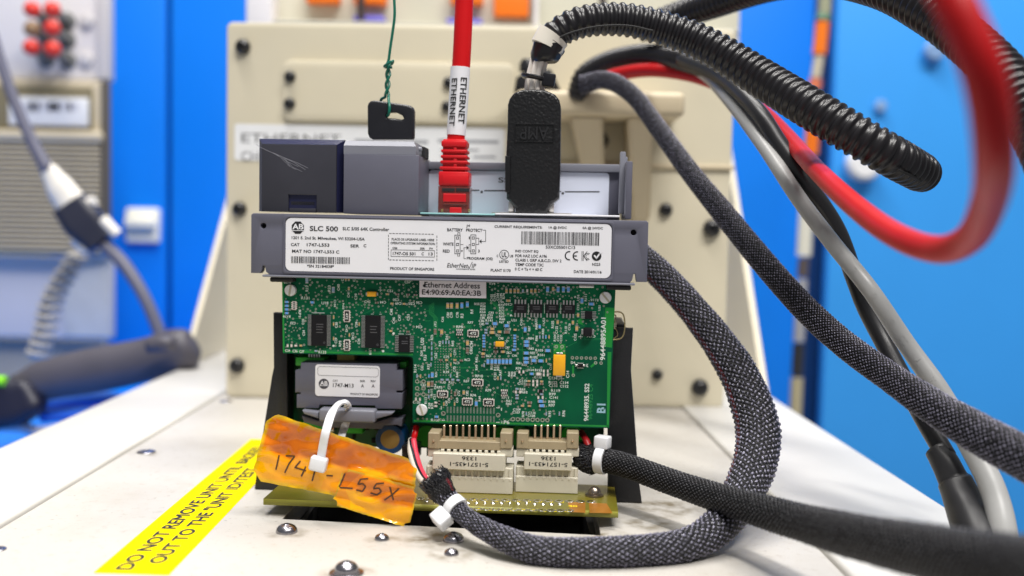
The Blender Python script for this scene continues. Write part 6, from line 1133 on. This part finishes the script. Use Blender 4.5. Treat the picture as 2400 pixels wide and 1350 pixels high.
def fray(par, p, d, r, n, ln, seed):
    rr = random.Random(seed); bm = NB(); d = d.normalized(); q = d.to_track_quat('Z', 'Y').to_matrix()
    for i in range(n):
        a = rr.uniform(0, 6.283); o = q @ Vector((math.cos(a), math.sin(a), 0)); b0 = p+o*r*rr.uniform(0.85, 1.02)-d*rr.uniform(0, 2)
        tw = q @ Vector((-math.sin(a), math.cos(a), 0))*rr.uniform(-1, 1)*2.4; l = rr.uniform(0.5, 1.0)*ln
        pts_ = [(b0, 0.17), (b0+d*l*0.5+o*r*0.28+tw*0.5, 0.17), (b0+d*l+o*r*rr.uniform(-0.3, 0.35)+tw, 0.13)]; sweep(bm, pts_, 1.0, 4, cap=True)
    return tag(obj('frayed_end', bm, M_brist2, par), kind='stuff')
M_brist2 = mat('braid_strand', (0.02, 0.02, 0.024), 0.25)
p0, p1 = cp[-1][0], cp[-2][0]; fray(lo, p0+(p0-p1).normalized()*2.5, p0-p1, cp[-1][1]*0.95, 420, 4.0, 4)
bm = NB(); sweep(bm, [(p1, cp[-1][1]*0.9), (p0, cp[-1][1]*1.06), (p0+(p0-p1).normalized()*3.5, cp[-1][1]*1.0), (p0+(p0-p1).normalized()*5.2, cp[-1][1]*0.6)], 0.6, 24, rfun=lambda s, th: 1+0.08*math.sin(9*th+s)+0.05*math.sin(23*th)); obj('braid_end', bm, M_br2, lo, smooth=3.2)
def tie_round(lab, p, d, r, wd, head_dir, hs):
    t = thing('cable_tie', p, W, lab, 'cable tie', 'white cable ties'); d = d.normalized(); q = d.to_track_quat('Z', 'Y').to_matrix()
    bm = NB(); lathe(bm, [(r, -wd/2), (r+0.9, -wd/2), (r+1.0, 0), (r+0.9, wd/2), (r, wd/2)], p, d, 36); obj('strap', bm, M_tie, t, smooth=0.6)
    hd_ = (Vector(head_dir)-d*Vector(head_dir).dot(d)).normalized(); sd = d.cross(hd_); mt_ = Matrix((( sd.x, d.x, hd_.x, 0), (sd.y, d.y, hd_.y, 0), (sd.z, d.z, hd_.z, 0), (0, 0, 0, 1)))
    bm = NB(); b_ = bmesh.new(); box(b_, -hs*0.5, hs*0.5, -hs*0.55, hs*0.55, -hs*0.2, hs*0.75, 0.7, 3); add(bm, b_, Matrix.Translation(p+hd_*(r+hs*0.2)) @ mt_); obj('head', bm, M_tie, t, smooth=0.6)
ptA = cp[-3][0]; dA = cp[-2][0]-cp[-4][0]; tie_round('white cable tie round the frayed end of the looping braided sleeve', ptA, dA, cp[-3][1]*0.98, 3.2, (-0.72, -0.35, -0.6), 5.4)
# wires entering the loop's end
for nm, lb, c_, u_, du in (('pink_wire', 'pink wire running into the frayed braided sleeve', (0.75, 0.06, 0.10), 0, 6), ('black_wire', 'black wire beside the pink one running into the frayed sleeve', (0.01, 0.012, 0.02), 1, -1), ('white_wire', 'thin white wire running into the frayed braided sleeve', (0.68, 0.62, 0.54), 2, -6)):
    cc = [(M.y(966+du*0.5, 1030, 4+u_), 1.1), (M.y(968+du, 1060, 0), 1.1), (M.y(980+du, 1100, -8), 1.1), (M.y(1000+du, 1132, -22), 1.1)]; e = M.R @ p0; cc.append((e, 1.0))
    bm = NB(); sweep(bm, cc, 1.0, 10); o = tag(obj(nm, bm, mat(nm, c_, 0.35), frame=M, smooth=3.2), lb, 'wire')
wh = thing('wire_plug', M.y(962, 1045, 8), M, 'small black plug with red wires at the left of the long connector', 'plug')
bm = NB(); bbox(bm, 946, 1038, 984, 1072, 3, 12, 0.5); obj('shell', bm, M_hsm, wh, smooth=0.5)
for i in range(2):
    bm = NB(); sweep(bm, [(M.y(976-i*7, 1000, 10+i), 1.1), (M.y(972-i*6, 1020, 7+i), 1.1), (M.y(966-i*6, 1042, 7+i), 1.1)], 1, 10); obj('wire', bm, M_red if i == 0 else M_hsm, wh, smooth=3.2)
# near dark sleeve on the right
nr_ = thing('braided_sleeve', W.z(1480, 1200, 0), W, 'dark braided sleeve leaving the right connector towards the viewer', 'cable sleeve', 'braided sleeves')
NP = [(1384, 1074, 2, 58), (1410, 1078, 0, 56), (1470, 1092, -6, 56), (1580, 1132, -24, 60), (1700, 1172, -46, 68), (1850, 1216, -76, 84), (2000, 1256, -106, 104), (2180, 1294, -138, 128), (2400, 1334, -168, 156), (2560, 1360, -190, 180)]
cn = ctrl(W, NP); bm = NB(); fr = []; sweep(bm, cn, 1.0, 30, ell(0.9, 1.0), fr=fr); obj('tube', bm, M_gap, nr_, smooth=3.2); weave(fr, 0.9, 1.0, 20, 2.0, 8, 0.20, 0.18, nr_, M_fild)
fray(nr_, cn[0][0], cn[0][0]-cn[1][0]+Vector((0, 0, -3)), cn[0][1]*0.95, 380, 4.5, 9)
bm = NB(); sweep(bm, [(cn[1][0], cn[0][1]*0.95), (cn[0][0], cn[0][1]*1.08), (cn[0][0]+Vector((-3.0, 0, -2.5)), cn[0][1]*0.95), (cn[0][0]+Vector((-4.2, 0, -4.0)), cn[0][1]*0.5)], 0.6, 24, rfun=lambda s, th: 1+0.09*math.sin(8*th+s)); obj('braid_end', bm, M_br3, nr_, smooth=3.2)
tie_round('white cable tie round the dark braided sleeve beside the short connector', cn[1][0], cn[1][0]-cn[0][0], cn[1][1]*0.97, 3.4, (0.25, -0.1, 1), 5.0)
wp = thing('wire_plug', M.y(1372, 1060, 8), M, 'small black plug with red wire at the right of the short connector', 'plug')
bm = NB(); bbox(bm, 1356, 1036, 1384, 1078, 6, 14, 0.5); obj('shell', bm, M_hsm, wp, smooth=0.5)
bm = NB(); sweep(bm, [(M.y(1362, 1014, 14), 1.3), (M.y(1372, 1028, 8), 1.3), (M.y(1380, 1048, 5), 1.3), (M.y(1392, 1070, 3), 1.3)], 1, 10); obj('wire', bm, mat('wire_dark_red', (0.30, 0.008, 0.012), 0.35), wp, smooth=3.2)
for o in bpy.data.objects:
    if '_l' in o: del o['_l']
